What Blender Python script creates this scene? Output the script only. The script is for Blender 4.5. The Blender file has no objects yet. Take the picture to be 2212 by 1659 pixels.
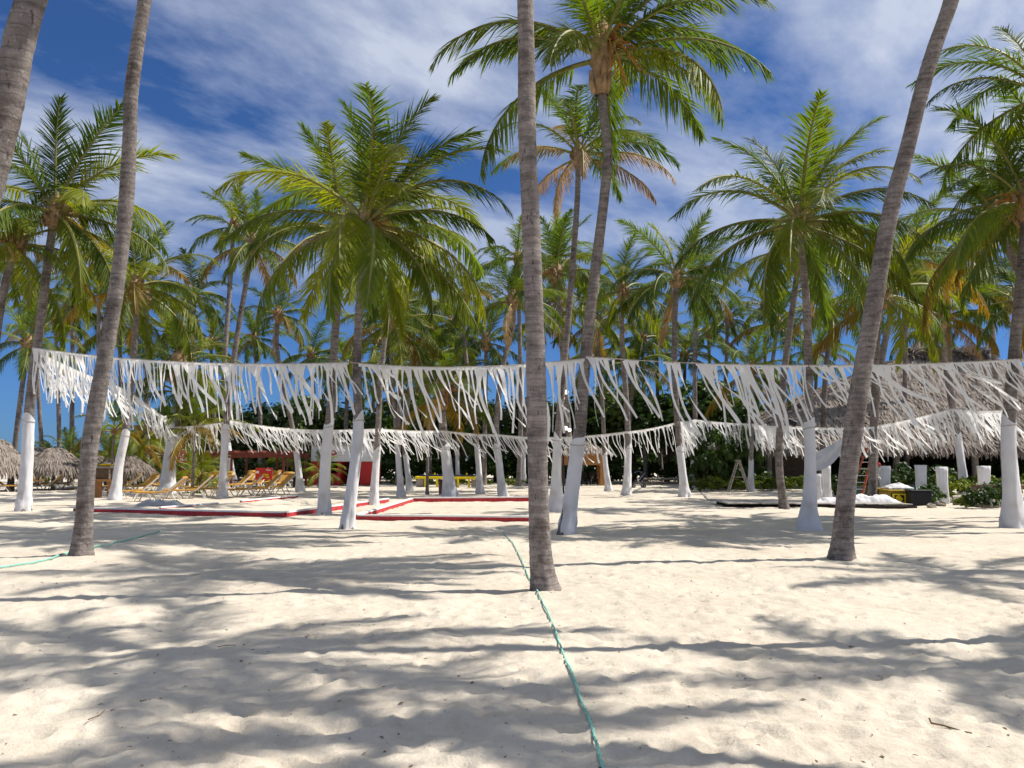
import bpy, math, random
import numpy as np
from mathutils import Vector, Matrix, Euler, Quaternion

R = math.radians
PI = math.pi
scene = bpy.context.scene
col = scene.collection
random.seed(7)

# ------------------------------------------------------------------ camera
F, CX, CY, HZ, EYE = 1920.0, 1106.0, 829.5, 995.0, 1.7   # layout frame 2212 x 1659
PITCH = math.atan((HZ - CY) / F)
cam = bpy.data.cameras.new('camera')
cam.sensor_width = 36.0
cam.lens = 36.0 * F / 2212.0
cam.clip_start = 0.1
cam.clip_end = 2000.0
camo = bpy.data.objects.new('camera', cam)
camo.location = (0, 0, EYE)
camo.rotation_euler = (PI / 2 + PITCH, 0, 0)
col.objects.link(camo)
scene.camera = camo

# ------------------------------------------------------------------ light
SUN_EL = R(50)
SUN_DIR = Vector((0.990 * math.cos(SUN_EL), 0.139 * math.cos(SUN_EL), math.sin(SUN_EL)))
sun = bpy.data.lights.new('sun', 'SUN')
sun.energy = 4.8
sun.angle = R(0.55)
sun.color = (1.0, 0.95, 0.87)
suno = bpy.data.objects.new('sun', sun)
suno.rotation_euler = (-SUN_DIR).to_track_quat('-Z', 'Y').to_euler()
suno.location = (20, 5, 40)
col.objects.link(suno)

world = bpy.data.worlds.new('World')
scene.world = world
world.use_nodes = True
wt = world.node_tree
wt.nodes.clear()


def nd(t, typ, **kw):
    n = t.nodes.new(typ)
    for k, v in kw.items():
        if k.startswith('i_'):
            n.inputs[k[2:]].default_value = v
        else:
            setattr(n, k, v)
    return n


def math_n(t, op, a=None, b=None, c=None, clamp=False):
    n = t.nodes.new('ShaderNodeMath')
    n.operation = op
    n.use_clamp = clamp
    for i, v in enumerate((a, b, c)):
        if v is None:
            continue
        if isinstance(v, (int, float)):
            n.inputs[i].default_value = v
        else:
            t.links.new(v, n.inputs[i])
    return n.outputs[0]


def mix_c(t, f, a, b, mode='MIX'):
    n = t.nodes.new('ShaderNodeMix')
    n.data_type = 'RGBA'
    n.blend_type = mode
    for s, v in ((n.inputs[0], f), (n.inputs[6], a), (n.inputs[7], b)):
        if isinstance(v, (int, float)):
            s.default_value = v
        elif isinstance(v, tuple):
            s.default_value = (*v, 1) if len(v) == 3 else v
        else:
            t.links.new(v, s)
    return n.outputs[2]


def ramp(t, fac, stops):
    n = t.nodes.new('ShaderNodeValToRGB')
    e = n.color_ramp.elements
    while len(e) > 1:
        e.remove(e[-1])
    for i, (p, c) in enumerate(stops):
        el = e[0] if i == 0 else e.new(p)
        el.position = p
        el.color = (c, c, c, 1) if isinstance(c, (int, float)) else (*c, 1)
    t.links.new(fac, n.inputs[0])
    return n.outputs[0]


sky = nd(wt, 'ShaderNodeTexSky', sky_type='NISHITA', sun_disc=False, sun_elevation=SUN_EL,
         sun_rotation=math.atan2(0.990, 0.139), altitude=0, air_density=1.0, dust_density=0.25, ozone_density=3.0)
tc = nd(wt, 'ShaderNodeTexCoord')
sep = nd(wt, 'ShaderNodeSeparateXYZ')
wt.links.new(tc.outputs['Generated'], sep.inputs[0])
blue = mix_c(wt, 1.0, sky.outputs[0], ramp(wt, sep.outputs[2], [(0.0, (0.19, 0.40, 0.88)), (0.2, (0.26, 0.43, 0.72)), (0.5, (0.29, 0.48, 0.76))]), 'MULTIPLY')
zz = math_n(wt, 'ADD', math_n(wt, 'MAXIMUM', sep.outputs[2], 0.0), 0.07)
ux = math_n(wt, 'DIVIDE', sep.outputs[0], zz)
uy = math_n(wt, 'DIVIDE', sep.outputs[1], zz)
cmb = nd(wt, 'ShaderNodeCombineXYZ')
wt.links.new(ux, cmb.inputs[0])
wt.links.new(uy, cmb.inputs[1])
mp = nd(wt, 'ShaderNodeMapping', vector_type='TEXTURE')
mp.inputs['Rotation'].default_value = (0, 0, R(62))
mp.inputs['Scale'].default_value = (1.65, 1.0, 1)
mp.inputs['Location'].default_value = (-8.6, -1.4, 0)
wt.links.new(cmb.outputs[0], mp.inputs[0])
n1 = nd(wt, 'ShaderNodeTexNoise', i_Scale=1.25, i_Detail=12.0, i_Roughness=0.58, i_Distortion=0.25)
wt.links.new(mp.outputs[0], n1.inputs['Vector'])
n2 = nd(wt, 'ShaderNodeTexNoise', i_Scale=3.1, i_Detail=6.0, i_Roughness=0.6)
wt.links.new(mp.outputs[0], n2.inputs['Vector'])
dens = math_n(wt, 'ADD', n1.outputs[0], math_n(wt, 'MULTIPLY', math_n(wt, 'SUBTRACT', n2.outputs[0], 0.5), 0.22))
elev = ramp(wt, sep.outputs[2], [(0.0, 0.0), (0.13, 0.0), (0.30, 0.85), (1.0, 1.0)])
cl = ramp(wt, dens, [(0.0, 0.0), (0.37, 0.0), (0.47, 0.50), (0.58, 0.97)])
clf = math_n(wt, 'MULTIPLY', math_n(wt, 'MULTIPLY', cl, elev), 0.93)
cloudv = nd(wt, 'ShaderNodeVectorMath', operation='SCALE')
wt.links.new(ramp(wt, dens, [(0.4, (0.55, 0.63, 0.84)), (0.68, (0.86, 0.91, 1.0))]), cloudv.inputs[0])
cloudv.inputs['Scale'].default_value = 8.0
cloudcol = cloudv.outputs[0]
skyc = mix_c(wt, clf, blue, cloudcol)
bg = nd(wt, 'ShaderNodeBackground', i_Strength=0.085)
wt.links.new(skyc, bg.inputs[0])
wo = nd(wt, 'ShaderNodeOutputWorld')
wt.links.new(bg.outputs[0], wo.inputs[0])

scene.view_settings.view_transform = 'Standard'
scene.view_settings.look = 'None'
scene.view_settings.exposure = 0.46
scene.view_settings.gamma = 1.0
scene.render.engine = 'CYCLES'
scene.cycles.max_bounces = 6
scene.cycles.transparent_max_bounces = 4
scene.cycles.use_denoising = True

# ------------------------------------------------------------------ layout helpers
CP, SP = math.cos(PITCH), math.sin(PITCH)


def ray(x, y):
    u, v = (x - CX) / F, (CY - y) / F
    return u, CP - v * SP, SP + v * CP


def at(x, y, Y):
    a, b, c = ray(x, y)
    k = Y / b
    return Vector((a * k, Y, EYE + c * k))


def gnd(x, y):
    a, b, c = ray(x, y)
    k = -EYE / c
    return a * k, b * k


_rng = np.random.RandomState(3)
_lat = _rng.rand(256, 256)


def vnoise(x, y, s, ox=0.0):
    x = np.asarray(x, float) / s + 100.3 + ox
    y = np.asarray(y, float) / s + 57.7 + ox * 1.7
    xi, yi = np.floor(x).astype(int), np.floor(y).astype(int)
    fx, fy = x - xi, y - yi
    fx = fx * fx * (3 - 2 * fx)
    fy = fy * fy * (3 - 2 * fy)
    a = _lat[xi & 255, yi & 255]; b = _lat[(xi + 1) & 255, yi & 255]
    c = _lat[xi & 255, (yi + 1) & 255]; d = _lat[(xi + 1) & 255, (yi + 1) & 255]
    return (a * (1 - fx) + b * fx) * (1 - fy) + (c * (1 - fx) + d * fx) * fy - 0.5


def ground_z(x, y):
    z = 0.08 * vnoise(x, y, 7.0) + 0.030 * vnoise(x, y, 1.7, 3) + 0.034 * vnoise(x, y, 0.62, 5)
    z = z + 0.038 * vnoise(x, y, 0.34, 9) - 0.05 * np.maximum(0, np.abs(vnoise(x, y, 0.42, 13)) - 0.22)
    z = z + 0.013 * vnoise(x, y, 0.15, 21)
    return z


def gz(x, y):
    return float(ground_z(x, y))


# ------------------------------------------------------------------ materials
def new_mat(name):
    m = bpy.data.materials.new(name)
    m.use_nodes = True
    t = m.node_tree
    b = t.nodes['Principled BSDF']
    return m, t, b


def simple(name, c, rough=0.6, var=0.12, scale=6.0, bump=0.0, bscale=40.0, metal=0.0, spec=0.3, coord='Object'):
    m, t, b = new_mat(name)
    b.inputs['Roughness'].default_value = rough
    b.inputs['Metallic'].default_value = metal
    b.inputs['Specular IOR Level'].default_value = spec
    tcn = nd(t, 'ShaderNodeTexCoord')
    n = nd(t, 'ShaderNodeTexNoise', i_Scale=scale, i_Detail=6.0, i_Roughness=0.65)
    t.links.new(tcn.outputs[coord], n.inputs['Vector'])
    lo = tuple(max(0, v * (1 - var)) for v in c)
    hi = tuple(min(1, v * (1 + var)) for v in c)
    t.links.new(ramp(t, n.outputs[0], [(0.3, lo), (0.7, hi)]), b.inputs['Base Color'])
    if bump:
        n3 = nd(t, 'ShaderNodeTexNoise', i_Scale=bscale, i_Detail=4.0)
        t.links.new(tcn.outputs[coord], n3.inputs['Vector'])
        bn = nd(t, 'ShaderNodeBump', i_Strength=bump, i_Distance=0.02)
        t.links.new(n3.outputs[0], bn.inputs['Height'])
        t.links.new(bn.outputs[0], b.inputs['Normal'])
    return m


def leaf_mat(name, c1, c2, trans=0.42, rough=0.5, jitter=0.25):
    m, t, b = new_mat(name)
    oi = nd(t, 'ShaderNodeObjectInfo')
    tcn = nd(t, 'ShaderNodeTexCoord')
    n = nd(t, 'ShaderNodeTexNoise', i_Scale=1.6, i_Detail=3.0)
    t.links.new(tcn.outputs['Object'], n.inputs['Vector'])
    f = math_n(t, 'ADD', math_n(t, 'MULTIPLY', oi.outputs['Random'], 0.6), math_n(t, 'MULTIPLY', math_n(t, 'SUBTRACT', n.outputs[0], 0.3), 0.9), clamp=True)
    c = mix_c(t, f, c1, c2)
    h = nd(t, 'ShaderNodeHueSaturation')
    t.links.new(c, h.inputs['Color'])
    t.links.new(math_n(t, 'ADD', math_n(t, 'MULTIPLY', oi.outputs['Random'], jitter * 2), 1 - jitter), h.inputs['Value'])
    t.links.new(h.outputs[0], b.inputs['Base Color'])
    b.inputs['Roughness'].default_value = rough
    b.inputs['Specular IOR Level'].default_value = 0.28
    tr = nd(t, 'ShaderNodeBsdfTranslucent')
    br = nd(t, 'ShaderNodeHueSaturation', i_Saturation=1.1, i_Value=1.9)
    t.links.new(h.outputs[0], br.inputs['Color'])
    t.links.new(br.outputs[0], tr.inputs[0])
    mx = nd(t, 'ShaderNodeMixShader', i_Fac=trans)
    t.links.new(b.outputs[0], mx.inputs[1])
    t.links.new(tr.outputs[0], mx.inputs[2])
    t.links.new(mx.outputs[0], t.nodes['Material Output'].inputs[0])
    return m


def cloth_mat(name, c, trans=0.25, wr=9.0, bump=0.9):
    m, t, b = new_mat(name)
    b.inputs['Roughness'].default_value = 0.85
    b.inputs['Specular IOR Level'].default_value = 0.1
    tcn = nd(t, 'ShaderNodeTexCoord')
    n = nd(t, 'ShaderNodeTexNoise', i_Scale=2.2, i_Detail=5.0)
    t.links.new(tcn.outputs['Object'], n.inputs['Vector'])
    cc = ramp(t, n.outputs[0], [(0.28, tuple(v * q for v, q in zip(c, (0.76, 0.73, 0.68)))), (0.42, tuple(v * 0.92 for v in c)), (0.6, c)])
    t.links.new(cc, b.inputs['Base Color'])
    mp_ = nd(t, 'ShaderNodeMapping')
    mp_.inputs['Scale'].default_value = (wr, wr, wr * 0.22)
    t.links.new(tcn.outputs['Object'], mp_.inputs[0])
    n3 = nd(t, 'ShaderNodeTexNoise', i_Scale=1.0, i_Detail=4.0)
    t.links.new(mp_.outputs[0], n3.inputs['Vector'])
    bn = nd(t, 'ShaderNodeBump', i_Strength=bump, i_Distance=0.03)
    t.links.new(n3.outputs[0], bn.inputs['Height'])
    t.links.new(bn.outputs[0], b.inputs['Normal'])
    tr = nd(t, 'ShaderNodeBsdfTranslucent', i_Color=(*c, 1))
    mx = nd(t, 'ShaderNodeMixShader', i_Fac=trans)
    t.links.new(b.outputs[0], mx.inputs[1])
    t.links.new(tr.outputs[0], mx.inputs[2])
    t.links.new(mx.outputs[0], t.nodes['Material Output'].inputs[0])
    return m


def trunk_mat(name, c, ringscale=3.4):
    m, t, b = new_mat(name)
    b.inputs['Roughness'].default_value = 0.9
    b.inputs['Specular IOR Level'].default_value = 0.12
    tcn = nd(t, 'ShaderNodeTexCoord')
    oi = nd(t, 'ShaderNodeObjectInfo')
    n = nd(t, 'ShaderNodeTexNoise', i_Scale=7.0, i_Detail=8.0, i_Roughness=0.7)
    t.links.new(tcn.outputs['Object'], n.inputs['Vector'])
    mp_ = nd(t, 'ShaderNodeMapping')
    mp_.inputs['Scale'].default_value = (3, 3, 16)
    t.links.new(tcn.outputs['Object'], mp_.inputs[0])
    nr = nd(t, 'ShaderNodeTexNoise', i_Scale=1.0, i_Detail=5.0, i_Roughness=0.6)
    t.links.new(mp_.outputs[0], nr.inputs['Vector'])
    w = nd(t, 'ShaderNodeTexWave', wave_type='BANDS', bands_direction='Z', wave_profile='SAW', i_Scale=ringscale, i_Distortion=2.2, i_Detail=3.0)
    w.inputs['Detail Scale'].default_value = 2.5
    t.links.new(tcn.outputs['Object'], w.inputs['Vector'])
    f = math_n(t, 'ADD', math_n(t, 'MULTIPLY', n.outputs[0], 0.55), math_n(t, 'MULTIPLY', nr.outputs[0], 0.6))
    c1 = ramp(t, f, [(0.38, tuple(v * 0.5 for v in c)), (0.55, c), (0.74, tuple(min(1, v * 1.6) for v in c))])
    ringd = ramp(t, w.outputs[1], [(0.0, 0.38), (0.14, 1.0), (1.0, 0.92)])
    c2 = mix_c(t, 0.75, c1, ringd, 'MULTIPLY')
    h = nd(t, 'ShaderNodeHueSaturation')
    t.links.new(c2, h.inputs['Color'])
    t.links.new(math_n(t, 'ADD', math_n(t, 'MULTIPLY', oi.outputs['Random'], 0.4), 0.8), h.inputs['Value'])
    big = nd(t, 'ShaderNodeTexNoise', i_Scale=1.7, i_Detail=5.0, i_Roughness=0.7)
    t.links.new(tcn.outputs['Object'], big.inputs['Vector'])
    h_in = mix_c(t, 1.0, h.outputs[0], ramp(t, big.outputs[0], [(0.35, (0.62, 0.58, 0.55)), (0.5, (1.0, 1.0, 1.0)), (0.66, (1.22, 1.2, 1.15))]), 'MULTIPLY')
    # pale lichen spots
    v = nd(t, 'ShaderNodeTexNoise', i_Scale=26.0, i_Detail=2.0)
    t.links.new(tcn.outputs['Object'], v.inputs['Vector'])
    sp = ramp(t, v.outputs[0], [(0.62, 0.0), (0.72, 0.55)])
    c3 = mix_c(t, sp, h_in, (0.36, 0.35, 0.34))
    mpc = nd(t, 'ShaderNodeMapping')
    mpc.inputs['Scale'].default_value = (22, 22, 7)
    t.links.new(tcn.outputs['Object'], mpc.inputs[0])
    pit = nd(t, 'ShaderNodeTexNoise', i_Scale=1.0, i_Detail=3.0, i_Roughness=0.6)
    t.links.new(mpc.outputs[0], pit.inputs['Vector'])
    pf = ramp(t, pit.outputs[0], [(0.30, 0.8), (0.38, 0.0)])
    c3 = mix_c(t, pf, c3, (0.05, 0.042, 0.038))
    t.links.new(c3, b.inputs['Base Color'])
    bh = math_n(t, 'ADD', math_n(t, 'MULTIPLY', w.outputs[1], 0.5), n.outputs[0])
    bn = nd(t, 'ShaderNodeBump', i_Strength=0.8, i_Distance=0.03)
    t.links.new(bh, bn.inputs['Height'])
    t.links.new(bn.outputs[0], b.inputs['Normal'])
    return m


def sand_mat():
    m, t, b = new_mat('sand')
    b.inputs['Roughness'].default_value = 0.95
    b.inputs['Specular IOR Level'].default_value = 0.08
    tcn = nd(t, 'ShaderNodeTexCoord')
    P = tcn.outputs['Object']
    a = nd(t, 'ShaderNodeTexNoise', i_Scale=0.35, i_Detail=5.0)
    c = nd(t, 'ShaderNodeTexNoise', i_Scale=5.0, i_Detail=8.0, i_Roughness=0.7)
    g = nd(t, 'ShaderNodeTexNoise', i_Scale=180.0, i_Detail=2.0)
    s = nd(t, 'ShaderNodeTexNoise', i_Scale=38.0, i_Detail=2.0)
    for n in (a, c, g, s):
        t.links.new(P, n.inputs['Vector'])
    f = math_n(t, 'ADD', math_n(t, 'MULTIPLY', a.outputs[0], 0.5), math_n(t, 'MULTIPLY', c.outputs[0], 0.5))
    cc = ramp(t, f, [(0.35, (0.50, 0.425, 0.335)), (0.5, (0.60, 0.53, 0.43)), (0.68, (0.66, 0.59, 0.485))])
    gr = ramp(t, g.outputs[0], [(0.3, 0.86), (0.7, 1.08)])
    cc = mix_c(t, 1.0, cc, gr, 'MULTIPLY')
    sp = ramp(t, s.outputs[0], [(0.74, 0.0), (0.79, 0.55)])
    cc = mix_c(t, sp, cc, (0.22, 0.16, 0.11))
    t.links.new(cc, b.inputs['Base Color'])
    h = math_n(t, 'ADD', math_n(t, 'MULTIPLY', c.outputs[0], 1.0), math_n(t, 'MULTIPLY', g.outputs[0], 0.12))
    m2 = nd(t, 'ShaderNodeTexNoise', i_Scale=14.0, i_Detail=4.0)
    t.links.new(P, m2.inputs['Vector'])
    h = math_n(t, 'ADD', h, math_n(t, 'MULTIPLY', m2.outputs[0], 0.45))
    bn = nd(t, 'ShaderNodeBump', i_Strength=0.75, i_Distance=0.04)
    t.links.new(h, bn.inputs['Height'])
    t.links.new(bn.outputs[0], b.inputs['Normal'])
    return m


M = {}
M['sand'] = sand_mat()
M['trunk'] = trunk_mat('palm_bark', (0.205, 0.178, 0.165))
M['leaf0'] = leaf_mat('frond_green', (0.042, 0.085, 0.014), (0.115, 0.150, 0.014))
M['leaf1'] = leaf_mat('frond_yellow_green', (0.092, 0.135, 0.010), (0.195, 0.200, 0.016))
M['leaf2'] = leaf_mat('frond_golden', (0.18, 0.13, 0.015), (0.26, 0.16, 0.03))
M['leaf3'] = leaf_mat('frond_dry', (0.30, 0.20, 0.10), (0.36, 0.24, 0.12), trans=0.25)
M['rachis'] = simple('frond_stem', (0.20, 0.19, 0.05), 0.55, 0.3, 2.0)
M['boot'] = simple('palm_fibre', (0.34, 0.22, 0.12), 0.9, 0.5, 7.0, 0.8, 25)
M['pod'] = simple('palm_flower', (0.42, 0.20, 0.04), 0.8, 0.3, 6.0)
M['cloth'] = cloth_mat('white_cloth', (0.86, 0.85, 0.86), 0.25)
M['strip'] = cloth_mat('white_strip_cloth', (0.88, 0.87, 0.85), 0.45, 5.0, 0.15)
M['sheer'] = cloth_mat('sheer_cloth', (0.62, 0.62, 0.64), 0.35)
M['cord'] = simple('cord', (0.45, 0.40, 0.33), 0.8, 0.2, 20)
M['thatch'] = leaf_mat('thatch_straw', (0.175, 0.145, 0.122), (0.35, 0.295, 0.25), 0.08, 0.85, 0.03)
M['thatch_under'] = simple('thatch_under', (0.12, 0.09, 0.07), 0.95, 0.4, 8, 0.6, 30)
M['wood'] = simple('brown_wood', (0.16, 0.10, 0.06), 0.75, 0.4, 9, 0.3, 40)
M['wood_orange'] = simple('varnished_wood', (0.40, 0.19, 0.065), 0.6, 0.35, 7, 0.3, 40)
M['wood_grey'] = simple('weathered_wood', (0.34, 0.31, 0.27), 0.85, 0.3, 8, 0.4, 40)
M['wood_pale'] = simple('pale_wood', (0.42, 0.37, 0.30), 0.8, 0.25, 9, 0.2, 40)
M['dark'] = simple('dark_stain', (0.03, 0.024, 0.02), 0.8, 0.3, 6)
M['red'] = simple('red_paint', (0.42, 0.035, 0.042), 0.65, 0.35, 9, 0.3, 30)
M['redsign'] = simple('red_sign_paint', (0.55, 0.035, 0.03), 0.5, 0.1, 5)
M['redbeam'] = simple('dark_red_timber', (0.17, 0.045, 0.03), 0.7, 0.3, 6)
M['white'] = simple('white_paint', (0.78, 0.77, 0.76), 0.6, 0.1, 5)
M['plastic'] = simple('white_plastic', (0.72, 0.69, 0.62), 0.4, 0.12, 6)
M['sling'] = simple('orange_sling', (0.50, 0.26, 0.045), 0.75, 0.3, 6, 0.2, 60)
M['yellow'] = simple('yellow_paint', (0.75, 0.56, 0.01), 0.5, 0.1, 4)
M['navy'] = simple('navy_board', (0.012, 0.018, 0.06), 0.5, 0.2, 4)
M['concrete'] = simple('concrete', (0.36, 0.33, 0.30), 0.9, 0.2, 8, 0.3, 50)
M['brown'] = simple('brown_bin', (0.12, 0.065, 0.045), 0.7, 0.3, 6)
M['black'] = simple('black_plastic', (0.015, 0.015, 0.018), 0.5, 0.2, 6)
M['greenbox'] = simple('dark_green_plastic', (0.02, 0.07, 0.05), 0.5, 0.25, 5)
M['rope'] = simple('green_rope', (0.24, 0.56, 0.45), 0.7, 0.25, 30)
M['ladder'] = simple('red_ladder', (0.40, 0.085, 0.035), 0.6, 0.3, 10)
M['metal'] = simple('grey_metal', (0.55, 0.55, 0.55), 0.45, 0.15, 10, metal=0.4)
M['stone'] = simple('coral_stone', (0.30, 0.265, 0.21), 0.95, 0.5, 5, 1.0, 12)
M['skin'] = simple('skin', (0.30, 0.15, 0.09), 0.6, 0.08, 8)
M['shirt'] = simple('pale_shirt', (0.45, 0.45, 0.43), 0.9, 0.1, 8)
M['cap'] = simple('red_cap', (0.55, 0.02, 0.03), 0.8, 0.1, 8)
M['litter'] = simple('leaf_litter', (0.17, 0.11, 0.06), 0.9, 0.5, 20)
M['bush0'] = leaf_mat('bush_dark', (0.018, 0.042, 0.010), (0.050, 0.085, 0.014), 0.30, 0.45)
M['bush1'] = leaf_mat('bush_bright', (0.075, 0.12, 0.012), (0.15, 0.17, 0.018), 0.35, 0.5)
M['bush2'] = leaf_mat('bush_mid', (0.030, 0.060, 0.010), (0.085, 0.115, 0.016), 0.35, 0.5)
M['bark'] = simple('bush_bark', (0.11, 0.085, 0.065), 0.9, 0.3, 8)
gm, gt, gb = new_mat('lamp_globe')
gb.inputs['Base Color'].default_value = (0.85, 0.83, 0.78, 1)
gb.inputs['Emission Color'].default_value = (1, 0.93, 0.8, 1)
gb.inputs['Emission Strength'].default_value = 0.9
M['globe'] = gm


# ------------------------------------------------------------------ mesh helper
class MB:
    def __init__(self):
        self.v, self.f, self.m = [], [], []

    def add(self, vs, fs, mi=0):
        o = len(self.v)
        self.v.extend(tuple(p) for p in vs)
        self.f.extend(tuple(i + o for i in q) for q in fs)
        self.m.extend([mi] * len(fs))
        return self

    def box(self, c, s, rot=None, mi=0, taper=1.0, bev=0.0):
        hx, hy, hz = s[0] / 2, s[1] / 2, s[2] / 2
        vs = []
        if bev <= 0:
            for z, k in ((-hz, 1.0), (hz, taper)):
                for x, y in ((-hx, -hy), (hx, -hy), (hx, hy), (-hx, hy)):
                    vs.append(Vector((x * k, y * k, z)))
            fs = [(0, 3, 2, 1), (4, 5, 6, 7), (0, 1, 5, 4), (1, 2, 6, 5), (2, 3, 7, 6), (3, 0, 4, 7)]
        else:
            b_ = min(bev, hx * .9, hy * .9, hz * .9)
            rings = [(-hz, b_), (-hz + b_, 0), (hz - b_, 0), (hz, b_)]
            for z, ins in rings:
                X, Y = hx - ins, hy - ins
                for x, y in ((-X, -Y + b_), (-X + b_, -Y), (X - b_, -Y), (X, -Y + b_), (X, Y - b_), (X - b_, Y), (-X + b_, Y), (-X, Y - b_)):
                    vs.append(Vector((x, y, z)))
            fs = [tuple(range(7, -1, -1)), tuple(range(24, 32))]
            for r in range(3):
                for i in range(8):
                    j = (i + 1) % 8
                    fs.append((r * 8 + i, r * 8 + j, r * 8 + 8 + j, r * 8 + 8 + i))
        if rot is not None:
            vs = [rot @ p for p in vs]
        c = Vector(c)
        return self.add([p + c for p in vs], fs, mi)

    def bar(self, a, b, w, h=None, mi=0, up=(0, 0, 1)):
        a, b = Vector(a), Vector(b)
        h = h or w
        d = b - a
        L = d.length
        if L < 1e-6:
            return self
        z = d / L
        u = Vector(up)
        if abs(z.dot(u)) > 0.97:
            u = Vector((0, 1, 0))
        x = z.cross(u).normalized()
        y = x.cross(z)
        rot = Matrix((x, y, z)).transposed()
        return self.box((a + b) / 2, (w, h, L), rot, mi)

    def tube(self, pts, rad, n=8, mi=0, cap=True):
        pts = [Vector(p) for p in pts]
        k = len(pts)
        rr = rad if hasattr(rad, '__len__') else [rad] * k
        vs, fs = [], []
        xprev = None
        for i, p in enumerate(pts):
            d = (pts[min(i + 1, k - 1)] - pts[max(i - 1, 0)]).normalized()
            if xprev is None:
                u = Vector((0, 0, 1)) if abs(d.z) < 0.9 else Vector((1, 0, 0))
                x = d.cross(u).normalized()
            else:
                x = (xprev - d * xprev.dot(d)).normalized()
            xprev = x
            y = d.cross(x)
            for j in range(n):
                a = 2 * PI * j / n
                vs.append(p + (x * math.cos(a) + y * math.sin(a)) * rr[i])
        for i in range(k - 1):
            for j in range(n):
                j2 = (j + 1) % n
                fs.append((i * n + j, i * n + j2, (i + 1) * n + j2, (i + 1) * n + j))
        if cap:
            fs.append(tuple(range(n - 1, -1, -1)))
            fs.append(tuple(range((k - 1) * n, k * n)))
        return self.add(vs, fs, mi)

    def lathe(self, prof, n=14, c=(0, 0, 0), mi=0):
        vs, fs = [], []
        for r, z in prof:
            for j in range(n):
                a = 2 * PI * j / n
                vs.append((c[0] + r * math.cos(a), c[1] + r * math.sin(a), c[2] + z))
        for i in range(len(prof) - 1):
            for j in range(n):
                j2 = (j + 1) % n
                fs.append((i * n + j, i * n + j2, (i + 1) * n + j2, (i + 1) * n + j))
        return self.add(vs, fs, mi)

    def mesh(self, name, mats, smooth=False):
        me = bpy.data.meshes.new(name)
        me.from_pydata(self.v, [], self.f)
        mats = mats if isinstance(mats, (list, tuple)) else [mats]
        for k in mats:
            me.materials.append(M[k] if isinstance(k, str) else k)
        if len(mats) > 1:
            me.polygons.foreach_set('material_index', self.m)
        if smooth:
            me.polygons.foreach_set('use_smooth', [True] * len(self.f))
        me.update()
        return me

    def obj(self, name, mats, parent=None, loc=None, smooth=False):
        return link(name, self.mesh(name, mats, smooth), parent, loc)


def link(name, data, parent=None, loc=None, rz=0.0):
    o = bpy.data.objects.new(name, data)
    col.objects.link(o)
    if parent is not None:
        o.parent = parent
    if loc is not None:
        o.location = loc
    if rz:
        o.rotation_euler = (0, 0, rz)
    return o


def tag(o, label=None, cat=None, group=None, kind=None):
    if label: o['label'] = label
    if cat: o['category'] = cat
    if group: o['group'] = group
    if kind: o['kind'] = kind
    return o


def thing(name, label, cat, loc=(0, 0, 0), rz=0.0, group=None):
    o = link(name, None, None, loc, rz)
    o.empty_display_size = 0.2
    return tag(o, label, cat, group)


_kids = {}


def copy_tree(o, parent=None):
    c = o.copy()
    col.objects.link(c)
    c.parent = parent
    for ch in o.children:
        copy_tree(ch, c)
    return c


# ------------------------------------------------------------------ ground
def axis(lims):
    out = [lims[0][0]]
    for lo, hi, s0, s1 in lims:
        x = lo
        while x < hi - 1e-6:
            f = (x - lo) / (hi - lo)
            x = min(hi, x + s0 + (s1 - s0) * f)
            out.append(x)
    return out


ys = axis([(-40, -2, 6, 1), (-2, 3.4, 0.8, 0.1), (3.4, 13, 0.042, 0.065), (13, 34, 0.065, 0.2), (34, 70, 0.2, 0.6), (70, 500, 1.5, 45)])
xr = axis([(0, 5, 0.045, 0.055), (5, 13, 0.06, 0.12), (13, 40, 0.14, 0.6), (40, 450, 1.5, 50)])
xs = [-x for x in xr[:0:-1]] + xr
gx, gy = np.meshgrid(np.array(xs), np.array(ys))
gzv = ground_z(gx, gy)
fr = np.random.RandomState(11)
xa, ya = np.array(xs), np.array(ys)
for _ in range(3800):                       # trodden hollows with a soft rim
    fy = 3.3 + 17.0 * fr.rand() ** 1.25
    fx = fr.uniform(-0.72, 0.72) * (fy + 1.5)
    ra, rb = fr.uniform(0.07, 0.15), fr.uniform(0.05, 0.09)
    th, dp = fr.uniform(0, 3.14), fr.uniform(0.008, 0.026)
    i0, i1 = np.searchsorted(xa, (fx - 0.32, fx + 0.32))
    j0, j1 = np.searchsorted(ya, (fy - 0.32, fy + 0.32))
    dx, dy = gx[j0:j1, i0:i1] - fx, gy[j0:j1, i0:i1] - fy
    u = (dx * math.cos(th) + dy * math.sin(th)) / ra
    v = (-dx * math.sin(th) + dy * math.cos(th)) / rb
    q = np.sqrt(u * u + v * v)
    gzv[j0:j1, i0:i1] += dp * (0.45 * np.exp(-((q - 1.45) / 0.42) ** 2) - np.exp(-(q / 0.95) ** 4))
far = np.clip((gy - 60) / 60, 0, 1)
gzv = gzv * (1 - far)
nx, ny = len(xs), len(ys)
co = np.stack([gx.ravel(), gy.ravel(), gzv.ravel()], 1)
idx = np.arange(nx * ny).reshape(ny, nx)
quads = np.stack([idx[:-1, :-1].ravel(), idx[:-1, 1:].ravel(), idx[1:, 1:].ravel(), idx[1:, :-1].ravel()], 1)
me = bpy.data.meshes.new('sand_ground')
me.vertices.add(len(co)); me.vertices.foreach_set('co', co.ravel())
me.loops.add(quads.size); me.loops.foreach_set('vertex_index', quads.ravel())
me.polygons.add(len(quads))
me.polygons.foreach_set('loop_start', np.arange(0, quads.size, 4))
me.polygons.foreach_set('loop_total', np.full(len(quads), 4))
me.polygons.foreach_set('use_smooth', np.ones(len(quads), bool))
me.update(calc_edges=True)
me.materials.append(M['sand'])
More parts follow.
